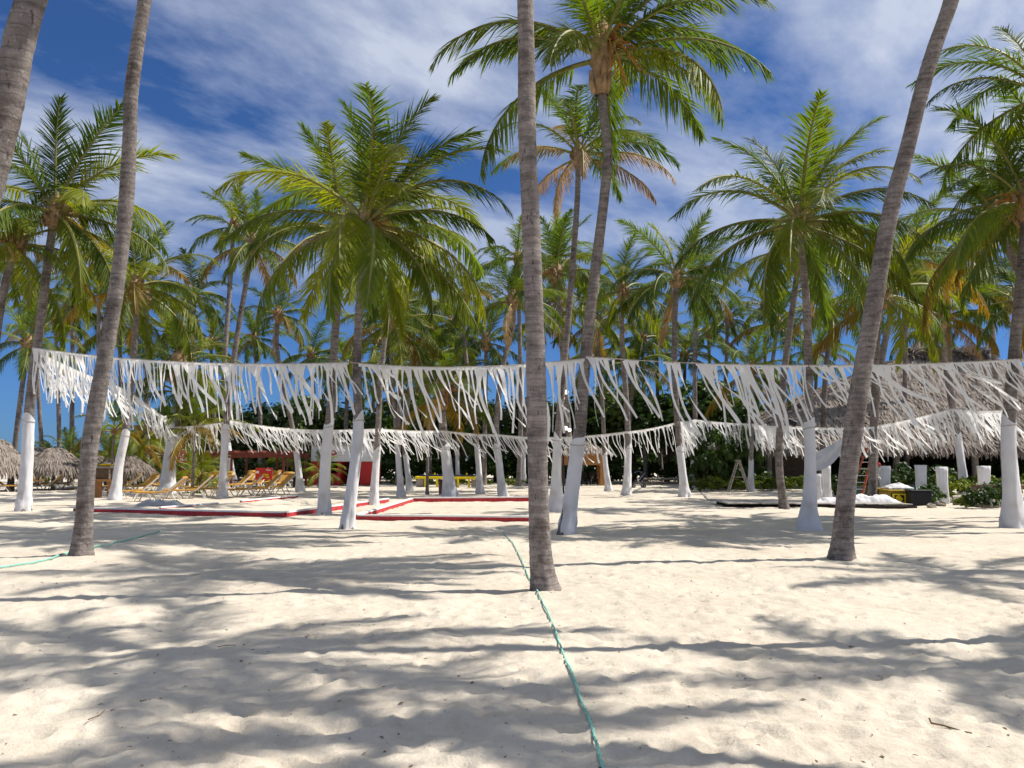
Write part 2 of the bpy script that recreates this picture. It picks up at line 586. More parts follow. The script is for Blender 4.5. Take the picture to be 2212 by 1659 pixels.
tag(link('sand_ground', me), 'pale beach sand covered with footprints and palm shadows', None, None, 'structure')


# ------------------------------------------------------------------ palm fronds
def frond_mesh(elev, droop, seed, lhang, dead=False):
    rnd = random.Random(seed)
    L = 4.0
    n = 15
    P, T = [Vector((0, 0, 0))], []
    sway = rnd.uniform(-0.22, 0.22)
    for i in range(n):
        t = (i + 0.5) / n
        a = max(R(elev) - R(droop) * t ** 1.35, R(-86))
        b = sway * t * t * 1.6
        d = Vector((math.sin(b) * math.cos(a), math.cos(b) * math.cos(a), math.sin(a)))
        T.append(d)
        P.append(P[-1] + d * (L / n))
    T.append(T[-1])
    mb = MB()
    rad = [0.055 * (1 - i / n) ** 0.8 + 0.006 for i in range(n + 1)]
    rad[0] = 0.08
    mb.tube(P, rad, 4, 1, cap=False)
    N = 84
    for side in (-1, 1):
        for i in range(N):
            t = 0.15 + 0.85 * (i + rnd.uniform(-.3, .3)) / N
            t = min(max(t, 0.13), 0.999)
            k = t * n
            j = int(k)
            p = P[j].lerp(P[j + 1], k - j)
            tg = T[min(j, n - 1)].lerp(T[min(j + 1, n)], k - j).normalized()
            S = tg.cross(Vector((0, 0, 1)))
            if S.length < 0.05:
                S = Vector((1, 0, 0))
            S.normalize()
            U = S.cross(tg)
            prof = (0.55 + 0.45 * min(1, (t - 0.13) / 0.22)) * (1 - max(0, (t - 0.5) / 0.5) ** 1.6 * 0.72)
            ln = 1.08 * prof * rnd.uniform(0.85, 1.08)
            ln *= 0.84 + 0.30 * math.sin(t * 23 + seed) * math.sin(t * 61 + 2 * seed + side)
            if rnd.random() < 0.05:
                ln *= rnd.uniform(0.3, 0.7)
            if dead:
                ln *= rnd.uniform(0.6, 1.0)
            al = R(64 - 40 * t + rnd.uniform(-7, 7))
            be = R(lhang + rnd.uniform(-22, 18) + 12 * math.sin(t * 17 + seed * 1.7))
            d = tg * math.cos(al) + (S * side * math.cos(be) + U * math.sin(be)) * math.sin(al)
            tw = rnd.uniform(-0.5, 0.5)
            nrm = (U * math.cos(tw) + S * side * -math.sin(be) * 0.6 + S * math.sin(tw) * 0.5).normalized()
            g = (0.10 if not dead else 0.34) + rnd.uniform(0, 0.12)
            w0 = 0.0205 * rnd.uniform(0.75, 1.2)
            q = p
            vs = []
            for s, wk in ((0, 0.6), (0.3, 1.0), (0.68, 0.72), (1.0, 0.08)):
                wd = d.cross(nrm)
                if wd.length < 1e-3:
                    wd = S
                wd.normalize()
                vs += [q - wd * w0 * wk, q + wd * w0 * wk]
                stp = {0: 0.3, 0.3: 0.38, 0.68: 0.32, 1.0: 0}[s]
                q = q + d * ln * stp
                d = (d + Vector((0, 0, -g))).normalized()
            mb.add(vs, [(0, 1, 3, 2), (2, 3, 5, 4), (4, 5, 7, 6)], 0)
    return mb


BINS = [(80, 45, 14), (62, 66, 6), (46, 80, -4), (30, 86, -14), (14, 82, -26), (-4, 74, -38), (-24, 60, -50), (-48, 38, -58)]
FROND = {}
for bi, (e, d, lh) in enumerate(BINS):
    for v in range(4):
        mb = frond_mesh(e, d + random.uniform(-18, 18), bi * 10 + v, lh + random.uniform(-8, 8), dead=False)
        base = mb.mesh('frond', ['leaf0', 'rachis'])
        for c in range(3):
            m2 = base if c == 0 else base.copy()
            m2.materials[0] = M['leaf%d' % c]
            FROND[bi, v, c] = m2
for bi in (5, 6, 7):
    e, d, lh = BINS[bi]
    for v in range(4):
        FROND[bi, v, 3] = frond_mesh(e, d, 900 + bi * 10 + v, lh, dead=True).mesh('frond', ['leaf3', 'rachis'])


def boot_mesh(seed, pods):
    rnd = random.Random(seed)
    mb = MB()
    mb.lathe([(0.15, -0.55), (0.19, -0.30), (0.24, -0.05), (0.20, 0.25), (0.10, 0.6), (0.0, 0.75)], 10)
    for i in range(16):
        a = rnd.uniform(0, 2 * PI)
        z = rnd.uniform(-0.55, 0.15)
        r0 = 0.17
        o = Vector((math.cos(a), math.sin(a), 0))
        p = o * r0 + Vector((0, 0, z))
        q = p + o * rnd.uniform(0.06, 0.22) + Vector((0, 0, rnd.uniform(0.15, 0.45)))
        mb.tube([p, (p + q) / 2 + o * 0.03, q], [0.07, 0.05, 0.025], 5, 0)
    for k in range(pods):
        a = rnd.uniform(0, 2 * PI)
        o = Vector((math.cos(a), math.sin(a), 0))
        st = o * 0.15 + Vector((0, 0, 0.15))
        for s in range(9):
            e = o * rnd.uniform(0.35, 0.8) + Vector((rnd.uniform(-.25, .25), rnd.uniform(-.25, .25), rnd.uniform(-0.6, 0.25)))
            mb.tube([st, (st + e) / 2 + Vector((0, 0, 0.14)), e], [0.02, 0.014, 0.008], 4, 1)
    return mb.mesh('crown_base', ['boot', 'pod'], True)


BOOT = [boot_mesh(40 + i, p) for i, p in enumerate((0, 2, 3, 1))]


def smooth_path(pts, sub=10):
    out = []
    n = len(pts)
    for i in range(n - 1):
        p0, p1, p2, p3 = pts[max(i - 1, 0)], pts[i], pts[i + 1], pts[min(i + 2, n - 1)]
        for k in range(sub):
            t = k / sub
            out.append(0.5 * ((2 * p1) + (p2 - p0) * t + (2 * p0 - 5 * p1 + 4 * p2 - p3) * t * t + (3 * p1 - p0 - 3 * p2 + p3) * t ** 3))
    out.append(pts[-1])
    return out


PALM = {}


def palm(key, pts, label, Y=None, dia=0.28, fl=None, n=22, mix=(0.5, 0.42, 0.08), dry=0, seed=None, group=None,
         wpts=None, detail=1, top=80.0, low=-30.0, name='coconut_palm', lean=0.0, wind=0.35, boot=None, bsc=1.0):
    """pts: layout points from the foot of the trunk to the heart of the crown; fl: frond length in metres"""
    rnd = random.Random(seed if seed is not None else hash(key) % 1000)
    if wpts is None:
        if Y is None:
            bx, by = gnd(*pts[0])
            Y = by
        else:
            bx = at(pts[0][0], pts[0][1], Y).x
        k = len(pts) - 1
        W = [at(p[0], p[1], Y + lean * (i / k) ** 2) for i, p in enumerate(pts)]
        W[0].z = 0
    else:
        W = [Vector(p) for p in wpts]
        bx, Y = W[0].x, W[0].y
    zb = gz(bx, Y) if Y < 60 else 0.0
    base = Vector((bx, Y, zb))
    W = [p - base for p in W]
    W[0] = Vector((0, 0, -0.12))
    path = smooth_path(W, 8)
    zs = np.array([p.z for p in path]); zs = np.maximum.accumulate(zs + np.arange(len(zs)) * 1e-5)
    pxs = np.array([p.x for p in path]); pys = np.array([p.y for p in path])
    H = float(zs[-1])
    r0 = dia / 2

    def cen(h):
        return float(np.interp(h, zs, pxs)), float(np.interp(h, zs, pys))

    def rad(h):
        return r0 * (1.02 + 0.48 * math.exp(-max(h, 0) / 0.26) - 0.30 * max(h, 0) / max(H, 1))

    step = {2: 0.032, 1: 0.11, 0: 0.5}[detail]
    sides = {2: 20, 1: 12, 0: 7}[detail]
    hs = list(np.arange(-0.12, H, step)) + [H]
    ph = rnd.uniform(0, 9)
    vs, fs = [], []
    for i, h in enumerate(hs):
        cx_, cy_ = cen(h)
        r = rad(h)
        if detail == 2:
            sp_ = 0.105 + 0.02 * math.sin(h * 0.9 + ph)
            fr = (h / sp_) % 1.0
            r *= 1 + (0.035 + 0.02 * math.sin(h * 3.1)) * (1 - fr) - 0.02
            r *= 1 + 0.025 * math.sin(h * 2.3 + ph) * math.sin(h * 0.7)
        for j in range(sides):
            a = 2 * PI * j / sides
            rr = r * (1 + ((0.02 + 0.07 * math.exp(-max(h, 0) / 0.2)) * math.sin((3 if h > 0.5 else 5) * a + h * 1.7 + ph) + rnd.uniform(-.008, .008) if detail else 0))
            tl = 0.02 * math.sin(a + ph + h * 0.8) if detail == 2 else 0
            vs.append((cx_ + rr * math.cos(a), cy_ + rr * math.sin(a), h + tl))
    for i in range(len(hs) - 1):
        for j in range(sides):
            j2 = (j + 1) % sides
            fs.append((i * sides + j, i * sides + j2, (i + 1) * sides + j2, (i + 1) * sides + j))
    fs.append(tuple(range((len(hs) - 1) * sides, len(hs) * sides)))
    root = thing(name, label, 'palm', base, group=group)
    mb = MB(); mb.add(vs, fs)
    mb.obj('trunk', 'trunk', root, smooth=True)
    # crown
    top_p = path[-1]
    dirv = (path[-1] - path[-6]).normalized()
    if fl is None:
        fl = 3.3
    sc = fl / 4.0
    b = link('crown_base', BOOT[rnd.randrange(4) if boot is None else boot], root, top_p, rnd.uniform(0, 6))
    bs = max(0.5, dia / 0.28) * 0.95
    b.scale = (bs * bsc ** 0.3, bs * bsc ** 0.3, bs * 0.9 * bsc ** 1.6)
    yaw = rnd.uniform(0, 6.28)
    for i in range(n):
        f = (i + 0.5) / n
        el = top + (low - top) * f ** 0.95 + rnd.uniform(-7, 7)
        bi = min(range(len(BINS)), key=lambda q: abs(BINS[q][0] - el))
        yaw += 2.39996 + rnd.uniform(-0.25, 0.25)
        y2 = yaw - wind * math.sin(yaw + PI / 2)        # trade wind combs the fronds towards +x
        u = rnd.random()
        old = max(0, (f - 0.45) / 0.55)
        pg, py_ = mix[0] * (1 - 0.45 * old), mix[1] * (0.08 + 0.92 * min(1, f / 0.4))
        pgold = mix[2] * (0.10 + 2.2 * old)
        tot = pg + py_ + pgold
        u *= tot
        c = 0 if u < pg else (1 if u < pg + py_ else 2)
        if dry and i >= n - dry:
            c = 3
            bi = rnd.choice((5, 5, 5, 6))
        v = rnd.randrange(4)
        o = link('frond', FROND[bi, v, c], root)
        o.location = top_p + Vector((math.sin(y2) * -0.06, math.cos(y2) * 0.06, 0.18 - 0.30 * f))
        tilt = Quaternion((0, 0, 1)).slerp(Vector((0, 0, 1)).rotation_difference(dirv), 0.5)
        tilt = Quaternion(Vector((0, 0, 1)).rotation_difference(dirv)).slerp(Quaternion(), 0.55)
        o.rotation_mode = 'QUATERNION'
        o.rotation_quaternion = tilt @ Euler((R((el - BINS[bi][0]) * 0.8), rnd.uniform(-0.25, 0.25), y2)).to_quaternion()
        s = sc * rnd.uniform(0.85, 1.1) * (0.86 if el > 68 else 1.0)
        sx = s * rnd.choice((-1, 1))
        o.scale = (sx, s, s)
    PALM[key] = dict(base=base, cen=cen, rad=rad, H=H, root=root)
    return root


def px2m(px, Y):
    return px * Y / F


def dep(y):
    return gnd(CX, y)[1]


# --- bare trunks in front
palm('t1', None, 'bare leaning palm trunk thickest of all, foot hidden beside the huts', detail=2, dia=0.26, fl=3.8, n=22,
     wpts=[(-4.9, 6.8, 0), (-4.77, 6.8, 1.6), (-4.45, 6.8, 2.8), (-4.17, 6.8, 3.6), (-4.00, 6.8, 4.4), (-3.85, 6.8, 5.3), (-3.5, 6.9, 6.6), (-3.1, 7.0, 9.4), (-2.9, 7.0, 11.8)], seed=1)
palm('t2', [(176, 1205), (182, 1120), (192, 980), (207, 880), (229, 760), (255, 600), (271, 450), (280, 300), (284, 200), (298, 90), (312, 0), (322, -120), (328, -330), (330, -520)],
     'bare grey palm trunk with a kinked top beside the short green rope', dia=0.29, fl=3.8, detail=2, seed=2)
palm('t3', [(1180, 1275), (1168, 1200), (1163, 1050), (1160, 900), (1156, 750), (1151, 600), (1146, 450), (1139, 300), (1137, 150), (1135, 0), (1133, -250), (1136, -520), (1140, -760)],
     'bare straight palm trunk with the long green rope lying against its foot', dia=0.275, fl=3.8, detail=2, seed=3)
palm('t4', [(1815, 1207), (1822, 1130), (1835, 1000), (1855, 850), (1880, 700), (1908, 540), (1930, 430), (1957, 330), (1990, 200), (2020, 100), (2055, 0), (2088, -140), (2116, -330), (2134, -500), (2140, -640)],
     'bare palm trunk leaning right in front of the thatched restaurant', dia=0.33, fl=3.8, n=24, detail=2, seed=4)
# palms beside the camera whose crowns shade the sand
for k, (x, y, h, sd, fl) in enumerate([(6.4, 9.0, 10.2, 51, 3.2), (13.3, 8.7, 10.0, 52, 3.0), (8.5, 6.8, 10.0, 53, 2.8), (16.5, 15.0, 10.3, 54, 3.2)]):
    foot = (x, y) if k != 2 else (10.2, 2.6)
    palm('s%d' % k, None, 'tall coconut palm beside the viewer casting its crown shadow on the foreground sand', dia=0.28, fl=fl, n=14, detail=1, seed=sd, low=2,
         wpts=[(*foot, 0), (foot[0] * .68 + x * .32 + 0.1, foot[1] * .75 + y * .25, h * 0.3), (foot[0] * .35 + x * .65 - 0.2, foot[1] * .42 + y * .58, h * 0.6), (x - 0.8, y + 0.1, h)], group='palms casting shadows on the foreground sand')

# --- palms carrying the front garland
palm('A', [(748, 1143), (760, 1060), (774, 930), (771, 800), (777, 650), (787, 540), (790, 485)], 'white-wrapped palm with a great fan crown, second garland support from the thatch umbrellas',
     dia=0.25, fl=4.0, n=28, mix=(0.36, 0.6, 0.03), detail=2, seed=11, boot=2, top=86)
palm('B', [(700, 1110), (703, 1000), (714, 880), (724, 720), (738, 560), (741, 500)], 'white-wrapped palm close behind the red border corner, crown curling left', dia=0.30, fl=3.9, n=24, mix=(0.25, 0.62, 0.12), detail=1, seed=12)
palm('C', [(806, 1090), (815, 960), (822, 820), (836, 690), (848, 560), (850, 500)], 'slim white-wrapped palm whose foot stands on the red border board', dia=0.24, fl=3.6, n=20, mix=(0.3, 0.55, 0.15), seed=13)
palm('D', [(50, 1105), (58, 1000), (64, 880), (84, 720), (103, 570), (118, 460)], 'white-wrapped palm holding the end of the front garland near the thatch umbrellas', dia=0.36, fl=4.6, n=24, mix=(0.55, 0.42, 0.04), detail=2, seed=28, top=86, boot=1)
palm('X', [(1220, 1152), (1236, 1050), (1252, 930), (1262, 800), (1275, 680), (1290, 550), (1306, 420), (1313, 330), (1303, 240), (1299, 165), (1299, 120)],
     'tallest white-wrapped palm with pale fibrous crown, its trunk curving beside a thinner one', dia=0.30, fl=4.25, n=26, mix=(0.78, 0.22, 0.0), detail=2, seed=15, low=2, boot=2, bsc=1.55)
palm('W', [(1199, 1106), (1204, 960), (1213, 850), (1222, 750), (1235, 600), (1247, 430), (1249, 335)], 'thin white-wrapped palm with dry straw-coloured lower fronds', dia=0.25, fl=3.5, n=20, mix=(0.6, 0.35, 0.05), dry=6, seed=16, low=-10, boot=0)
palm('Z6', [(1747, 1143), (1750, 1010), (1748, 900), (1746, 780), (1741, 640), (1729, 530), (1727, 480)], 'palm in a flared white cloth skirt with a tall upright green crown', dia=0.24, fl=3.5, n=28, mix=(0.5, 0.47, 0.03), detail=2, seed=17, top=86, boot=0)
palm('Z10', [(2190, 1138), (2180, 1000), (2180, 900), (2191, 760), (2205, 620), (2214, 500), (2218, 440)], 'white-wrapped palm with a billowing skirt beside the wooden rail', dia=0.34, fl=3.6, n=22, mix=(0.8, 0.12, 0.08), seed=18)
palm('Z11', [(2330, 1150), (2320, 900), (2300, 600), (2270, 350), (2255, 200)], 'tall palm beyond the wrapped palm with the billowing skirt, dark fronds hanging into view', dia=0.3, fl=3.3, n=24, mix=(0.9, 0.1, 0.0), seed=19)
palm('Z12', [(2420, 1125), (2390, 900), (2330, 600), (2290, 380)], 'dark bushy palm over the thatched restaurant with orange lower fronds', dia=0.3, fl=4.0, n=22, mix=(0.75, 0.05, 0.2), seed=20)

# --- palms round the court and behind
LM = [(230, 'the thatch umbrellas'), (400, 'the sun loungers'), (530, 'the red banner sign'), (650, 'the red poster board'), (810, 'the red and white kiosk'), (890, 'the slanting red board'), (1045, 'the yellow-framed tables'),
      (1190, 'the bare straight trunk'), (1310, 'the wooden gazebo'), (1440, 'the baby stroller'), (1560, 'the paired white palms'), (1680, 'the folding step ladder'), (1830, 'the low deck'), (2020, 'the draped stands'), (9999, 'the wooden rail')]


def lm(x):
    return next(n_ for lim, n_ in LM if x < lim)


def tone(mx):
    return 'dark green' if mx[0] > 0.78 else ('green' if mx[0] > 0.55 else ('golden green' if mx[2] > 0.12 else 'yellow-green'))


BACKG = 'white-wrapped palms along the back of the court'
BACKL = 'slim white-wrapped palm along the rear garland'
mid = [
    ('E', [(480, 1075), (487, 940), (503, 790), (520, 680), (537, 580), (545, 530)], 0.30, 3.4, (0.4, 0.5, 0.1), 'white-wrapped palm standing among the sun loungers, trunk leaning right'),
    ('G', [(247, 1080), (258, 1000), (272, 930), (285, 800), (294, 690), (294, 620)], 0.34, 4.0, (0.2, 0.68, 0.12), 'white-wrapped palm beside the wooden box table, with a broad golden crown'),
    ('F', [(506, 1046), (492, 960), (484, 820), (492, 680), (500, 570), (504, 490)], 0.42, 4.0, (0.85, 0.13, 0.02), 'white-wrapped palm behind the loungers with a dark ragged crown'),
    ('N2', [(362, 1068), (366, 1000), (376, 930), (392, 860), (388, 790)], 0.62, 3.4, (0.6, 0.38, 0.02), 'stout grey-wrapped palm swollen at its foot among the loungers'),
    ('O', [(650, 1062), (640, 975), (625, 890), (606, 800), (598, 740), (601, 680)], 0.30, 2.5, (0.75, 0.22, 0.03), None),
    ('P', [(868, 1072), (861, 1000), (853, 900), (846, 800), (848, 700)], 0.24, 3.6, (0.1, 0.6, 0.3), None),
    ('Q', [(887, 1060), (878, 1000), (872, 940), (885, 850), (893, 790)], 0.26, 2.8, (0.3, 0.5, 0.2), None),
    ('R', [(974, 1073), (965, 1000), (957, 930), (953, 850)], 0.48, 3.1, (0.25, 0.5, 0.25), 'short stout white-wrapped palm with golden fronds hanging over its trunk'),
    ('S', [(1038, 1066), (1030, 960), (1016, 850), (1003, 730), (1006, 640)], 0.26, 2.6, (0.8, 0.18, 0.02), None),
    ('T', [(1088, 1072), (1078, 1000), (1072, 920), (1085, 800), (1108, 700), (1108, 650)], 0.30, 3.2, (0.6, 0.36, 0.04), None),
    ('U', [(990, 1046), (988, 960), (996, 880), (1003, 800)], 0.26, 3.0, (0.5, 0.4, 0.1), None),
    ('V', [(1130, 1046), (1133, 950), (1150, 800), (1190, 640), (1204, 560)], 0.30, 3.8, (0.5, 0.4, 0.1), None),
    ('Y', [(1316, 1060), (1306, 985), (1302, 880), (1294, 780), (1291, 700)], 0.25, 3.0, (0.4, 0.5, 0.1), None),
    ('Z1', [(1353, 1068), (1357, 960), (1352, 850), (1344, 740), (1343, 630)], 0.32, 3.6, (0.5, 0.46, 0.04), None),
    ('Z2', [(1480, 1073), (1468, 960), (1461, 880), (1457, 740), (1462, 600)], 0.32, 4.0, (0.85, 0.13, 0.02), None),
    ('Z3', [(1494, 1052), (1501, 950), (1501, 800), (1502, 700), (1497, 610)], 0.33, 4.2, (0.7, 0.28, 0.02), None),
    ('Z4', [(1621, 1061), (1623, 980), (1625, 900), (1622, 800)], 0.25, 3.6, (0.7, 0.28, 0.02), 'white-wrapped palm beside the folding step ladder'),
    ('Z5', [(1695, 1100), (1683, 1000), (1690, 850), (1702, 740), (1718, 620), (1727, 540)], 0.28, 3.2, (0.4, 0.55, 0.05), 'bare palm trunk rising by the low wooden deck corner'),
    ('Z7', [(1884, 1088), (1886, 960), (1890, 840), (1894, 740), (1905, 640)], 0.33, 3.7, (0.35, 0.45, 0.2), 'dark palm trunk with the red ladder propped against it'),
    ('Z9', [(2086, 1068), (2068, 940), (2052, 850), (2040, 760), (2035, 690)], 0.36, 3.6, (0.55, 0.2, 0.25), 'leaning white-wrapped palm standing in the greenery by the restaurant'),
]
for i, (k, pts, d, fl, mx, lab) in enumerate(mid):
    palm(k, pts, lab or 'slim white-wrapped palm with %s crown near %s' % (tone(mx), lm(pts[0][0])), dia=d, fl=fl, n=20, mix=mx, seed=100 + i, detail=1, top=86, dry=(i * 7 % 5) // 3, group=None if lab else BACKG)

BG = 'unwrapped palms of the background grove'
BL = 'unwrapped slender palm of the background grove'
far = [  # layout points, depth, frond length
    ([(-40, 1080), (-12, 760), (10, 620), (36, 530)], 30, 3.6, (0.5, 0.45, 0.05)),
    ([(155, 1040), (156, 860), (157, 670)], 62, 3.2, (0.85, 0.13, 0.02)),
    ([(22, 1045), (45, 860), (60, 745)], 52, 3.6, (0.85, 0.13, 0.02)),
    ([(318, 1040), (318, 850), (317, 650)], 58, 4.0, (0.5, 0.4, 0.1)),
    ([(207, 1040), (212, 860), (216, 560)], 60, 4.2, (0.75, 0.2, 0.05)),
    ([(430, 1035), (415, 850), (420, 640)], 66, 4.0, (0.8, 0.18, 0.02)),
    ([(745, 1040), (748, 900), (752, 800)], 66, 4.4, (0.85, 0.13, 0.02)),
    ([(560, 1040), (562, 900), (548, 730)], 70, 3.6, (0.85, 0.13, 0.02)),
    ([(690, 1040), (682, 900), (672, 770)], 74, 4.2, (0.9, 0.1, 0.0)),
    ([(1045, 1040), (1048, 880), (1050, 740)], 62, 4.4, (0.7, 0.28, 0.02)),
    ([(930, 1040), (925, 900), (930, 720)], 66, 4.2, (0.7, 0.25, 0.05)),
    ([(1240, 1040), (1222, 860), (1203, 590)], 50, 4.2, (0.5, 0.45, 0.05)),
    ([(1395, 1040), (1392, 900), (1388, 730)], 68, 3.6, (0.9, 0.1, 0.0)),
    ([(1430, 1040), (1422, 900), (1418, 720)], 74, 3.6, (0.9, 0.1, 0.0)),
    ([(1545, 1040), (1538, 900), (1530, 720)], 76, 4.0, (0.9, 0.1, 0.0)),
    ([(1560, 1040), (1565, 900), (1572, 690)], 70, 3.0, (0.9, 0.1, 0.0)),
    ([(1775, 1040), (1782, 830), (1800, 670)], 52, 3.8, (0.6, 0.3, 0.1)),
    ([(1700, 1040), (1660, 900), (1680, 700)], 64, 4.0, (0.7, 0.25, 0.05)),
    ([(1960, 1040), (1955, 850), (1960, 560)], 58, 4.6, (0.5, 0.35, 0.15)),
    ([(2100, 1040), (2110, 850), (2120, 620)], 66, 5.0, (0.6, 0.2, 0.2)),
    ([(2010, 1040), (2000, 850), (1990, 720)], 74, 4.6, (0.8, 0.15, 0.05)),
    ([(2175, 1040), (2150, 800), (2130, 480)], 50, 4.2, (0.8, 0.1, 0.1)),
    ([(95, 1045), (85, 880), (70, 640)], 70, 4.4, (0.8, 0.18, 0.02)),
    ([(1310, 1040), (1300, 900), (1290, 760)], 72, 4.2, (0.8, 0.18, 0.02)),
    ([(1120, 1040), (1125, 860), (1118, 560)], 60, 4.2, (0.8, 0.18, 0.02)),
    ([(860, 1040), (862, 860), (868, 660)], 60, 4.2, (0.7, 0.28, 0.02)),
    ([(2345, 1110), (2270, 800), (2215, 620), (2150, 480)], 27, 4.0, (0.85, 0.05, 0.10)),
    ([(2088, 1062), (2070, 940), (2055, 850), (2050, 720), (2045, 600)], 47, 4.2, (0.75, 0.05, 0.20)),
    ([(1887, 1078), (1889, 960), (1895, 840), (1920, 700), (1955, 555)], 39, 4.2, (0.6, 0.25, 0.15)),
    ([(2188, 1062), (2183, 950), (2184, 850), (2192, 760), (2197, 650)], 44, 4.4, (0.8, 0.05, 0.15)),
    ([(130, 1040), (126, 860), (118, 690)], 66, 4.0, (0.6, 0.35, 0.05)),
    ([(265, 1040), (262, 880), (258, 700)], 64, 4.2, (0.5, 0.42, 0.08)),
    ([(345, 1040), (350, 880), (362, 720)], 72, 4.2, (0.7, 0.28, 0.02)),
    ([(470, 1040), (462, 880), (455, 740)], 72, 4.2, (0.7, 0.28, 0.02)),
    ([(800, 1040), (806, 880), (815, 740)], 72, 4.4, (0.4, 0.5, 0.1)),
    ([(985, 1040), (980, 880), (972, 700)], 74, 4.4, (0.6, 0.36, 0.04)),
    ([(1170, 1040), (1172, 880), (1165, 690)], 70, 4.4, (0.55, 0.4, 0.05)),
    ([(1255, 1040), (1262, 880), (1265, 650)], 66, 4.4, (0.45, 0.5, 0.05)),
    ([(1350, 1040), (1362, 900), (1368, 790)], 66, 4.0, (0.6, 0.36, 0.04)),
    ([(1470, 1040), (1476, 900), (1480, 770)], 72, 4.2, (0.6, 0.36, 0.04)),
    ([(1650, 1040), (1655, 880), (1650, 660)], 72, 4.2, (0.6, 0.36, 0.04)),
    ([(1745, 1040), (1760, 880), (1765, 760)], 76, 4.2, (0.6, 0.3, 0.1)),
]
for i, (pts, Y, fl, mx) in enumerate(far):
    palm('f%d' % i, pts, 'unwrapped %s grove palm far behind %s' % (tone(mx), lm(pts[0][0])), Y=Y, dia=0.36, fl=fl, n=17, mix=mx, seed=300 + i, detail=0, group=BG)

# low young palms
for i, (x, y, Y, fl, mx) in enumerate([(380, 845, 46, 3.6, (0.9, 0.1, 0)), (428, 1030, 47, 1.9, (0.1, 0.85, 0.05)), (405, 1020, 52, 2.2, (0.2, 0.75, 0.05)), (925, 800, 46, 3.6, (0.5, 0.5, 0)),
                                       (420, 930, 44, 3.0, (0.2, 0.65, 0.15)), (150, 990, 60, 2.6, (0.4, 0.6, 0)), (120, 1000, 66, 2.6, (0.6, 0.4, 0)), (185, 985, 64, 2.8, (0.5, 0.5, 0)),
                                       (230, 990, 58, 2.8, (0.5, 0.5, 0)), (620, 1000, 60, 2.4, (0.4, 0.6, 0)), (690, 1020, 56, 1.8, (0.1, 0.8, 0.1)), (300, 1000, 60, 2.8, (0.7, 0.3, 0)), (350, 985, 60, 3.2, (0.7, 0.3, 0)),
                                       (290, 960, 54, 2.6, (0.2, 0.5, 0.3)), (245, 930, 50, 2.6, (0.1, 0.4, 0.5))]):
    p = at(x, y, Y)
    palm('y%d' % i, None, 'low young %s palm with short stem behind %s' % (tone(mx), lm(x)), dia=0.16, fl=fl, n=15, mix=mx, seed=500 + i, detail=0, low=-10,
         wpts=[(p.x, Y, 0), (p.x, Y, max(p.z, 0.3) * 0.5), (p.x + 0.05, Y, max(p.z, 0.35))], name='young_palm', group='low young palms behind the loungers')


# ------------------------------------------------------------------ cloth wraps on trunks
def wrap(key, ytop, label, flare=0.25, side=0.0, group=None, gap=0.02, dirty=0):
    P = PALM[key]
    rnd = random.Random(key)
    Y = P['base'].y
    htop = at(CX, ytop, Y).z - P['base'].z
    n, m_ = 28, 34
    vs, fs = [], []
    ph = [rnd.uniform(0, 6.28) for _ in range(6)]
    kf = rnd.choice((3, 4, 5))
    for i in range(m_ + 1):
        f = i / m_
        h = -0.03 + (htop + 0.03) * f
        for j in range(n):
            a = 2 * PI * j / n
            hh = h + (0.10 * math.sin(a + ph[0]) + 0.05 * math.sin(2 * a + ph[1])) * f ** 8
            cx_, cy_ = P['cen'](max(hh, 0.05))
            r = P['rad'](max(hh, 0.25)) + gap
            fl_ = math.exp(-h / 0.55)
            r *= 1 + flare * fl_
            fold = 0.05 * math.sin(kf * a + ph[2] + 2.5 * h) + 0.04 * math.sin(7 * a - 3 * h + ph[3]) + 0.03 * math.sin(3 * a + 9 * h + ph[4]) + 0.028 * math.sin(2 * a + 17 * h + ph[5]) * math.sin(1.7 * h + ph[0])
            r *= 1 + fold * (0.35 + 1.6 * fl_)
            x = r * math.cos(a)
            y = r * math.sin(a)
            if side and math.cos(a) * side > 0:
                x += side * math.cos(a) * abs(math.cos(a)) * math.exp(-h / 0.45)
            vs.append((cx_ + x, cy_ + y, max(hh, -0.05)))
    for i in range(m_):
        for j in range(n):
            j2 = (j + 1) % n
            fs.append((i * n + j, i * n + j2, (i + 1) * n + j2, (i + 1) * n + j))
    o = MB().add(vs, fs).obj('cloth_wrap', 'cloth', None, P['base'], True)
    hc = htop - 0.16
    cx_, cy_ = P['cen'](hc)
    rc = P['rad'](hc) + gap + 0.012
    ring = [(cx_ + rc * math.cos(q * PI / 9), cy_ + rc * math.sin(q * PI / 9), hc + 0.03 * math.sin(q * PI / 9 + ph[1])) for q in range(19)]
    MB().tube(ring, 0.011, 5).obj('tie_cord', 'cord', o)
    return tag(o, label, 'cloth wrap', group)


wrap('A', 897, 'white cloth wrap with a diagonal crease round the great fan-crowned palm', 0.12)
wrap('B', 912, 'white cloth wrap with a torn pointed top behind the red border corner', 0.25)
wrap('C', 965, 'white cloth wrap on the slim palm at the end of the red board', 0.35, group=None)
wrap('D', 900, 'white cloth wrap with a dark slit on the palm near the thatch umbrellas', 0.18)
wrap('X', 945, 'white cloth wrap hemmed high on the leaning trunk of the tallest palm', 0.30, side=-0.10)
wrap('W', 940, 'white cloth wrap with a loose fold on the thin palm with straw-coloured fronds', 0.75, side=0.16)
wrap('Z6', 912, 'flared grey-white cloth skirt on the palm with the sheer swag', 0.95)
wrap('Z10', 905, 'white cloth wrap with a billowing folded skirt beside the wooden rail', 0.45, side=0.34)
bx_ = {q[0]: q[1][0][0] for q in mid}
BWL = 'white cloth wrap on a slim palm along the rear garland'
BWG = 'cloth wraps along the rear garland'
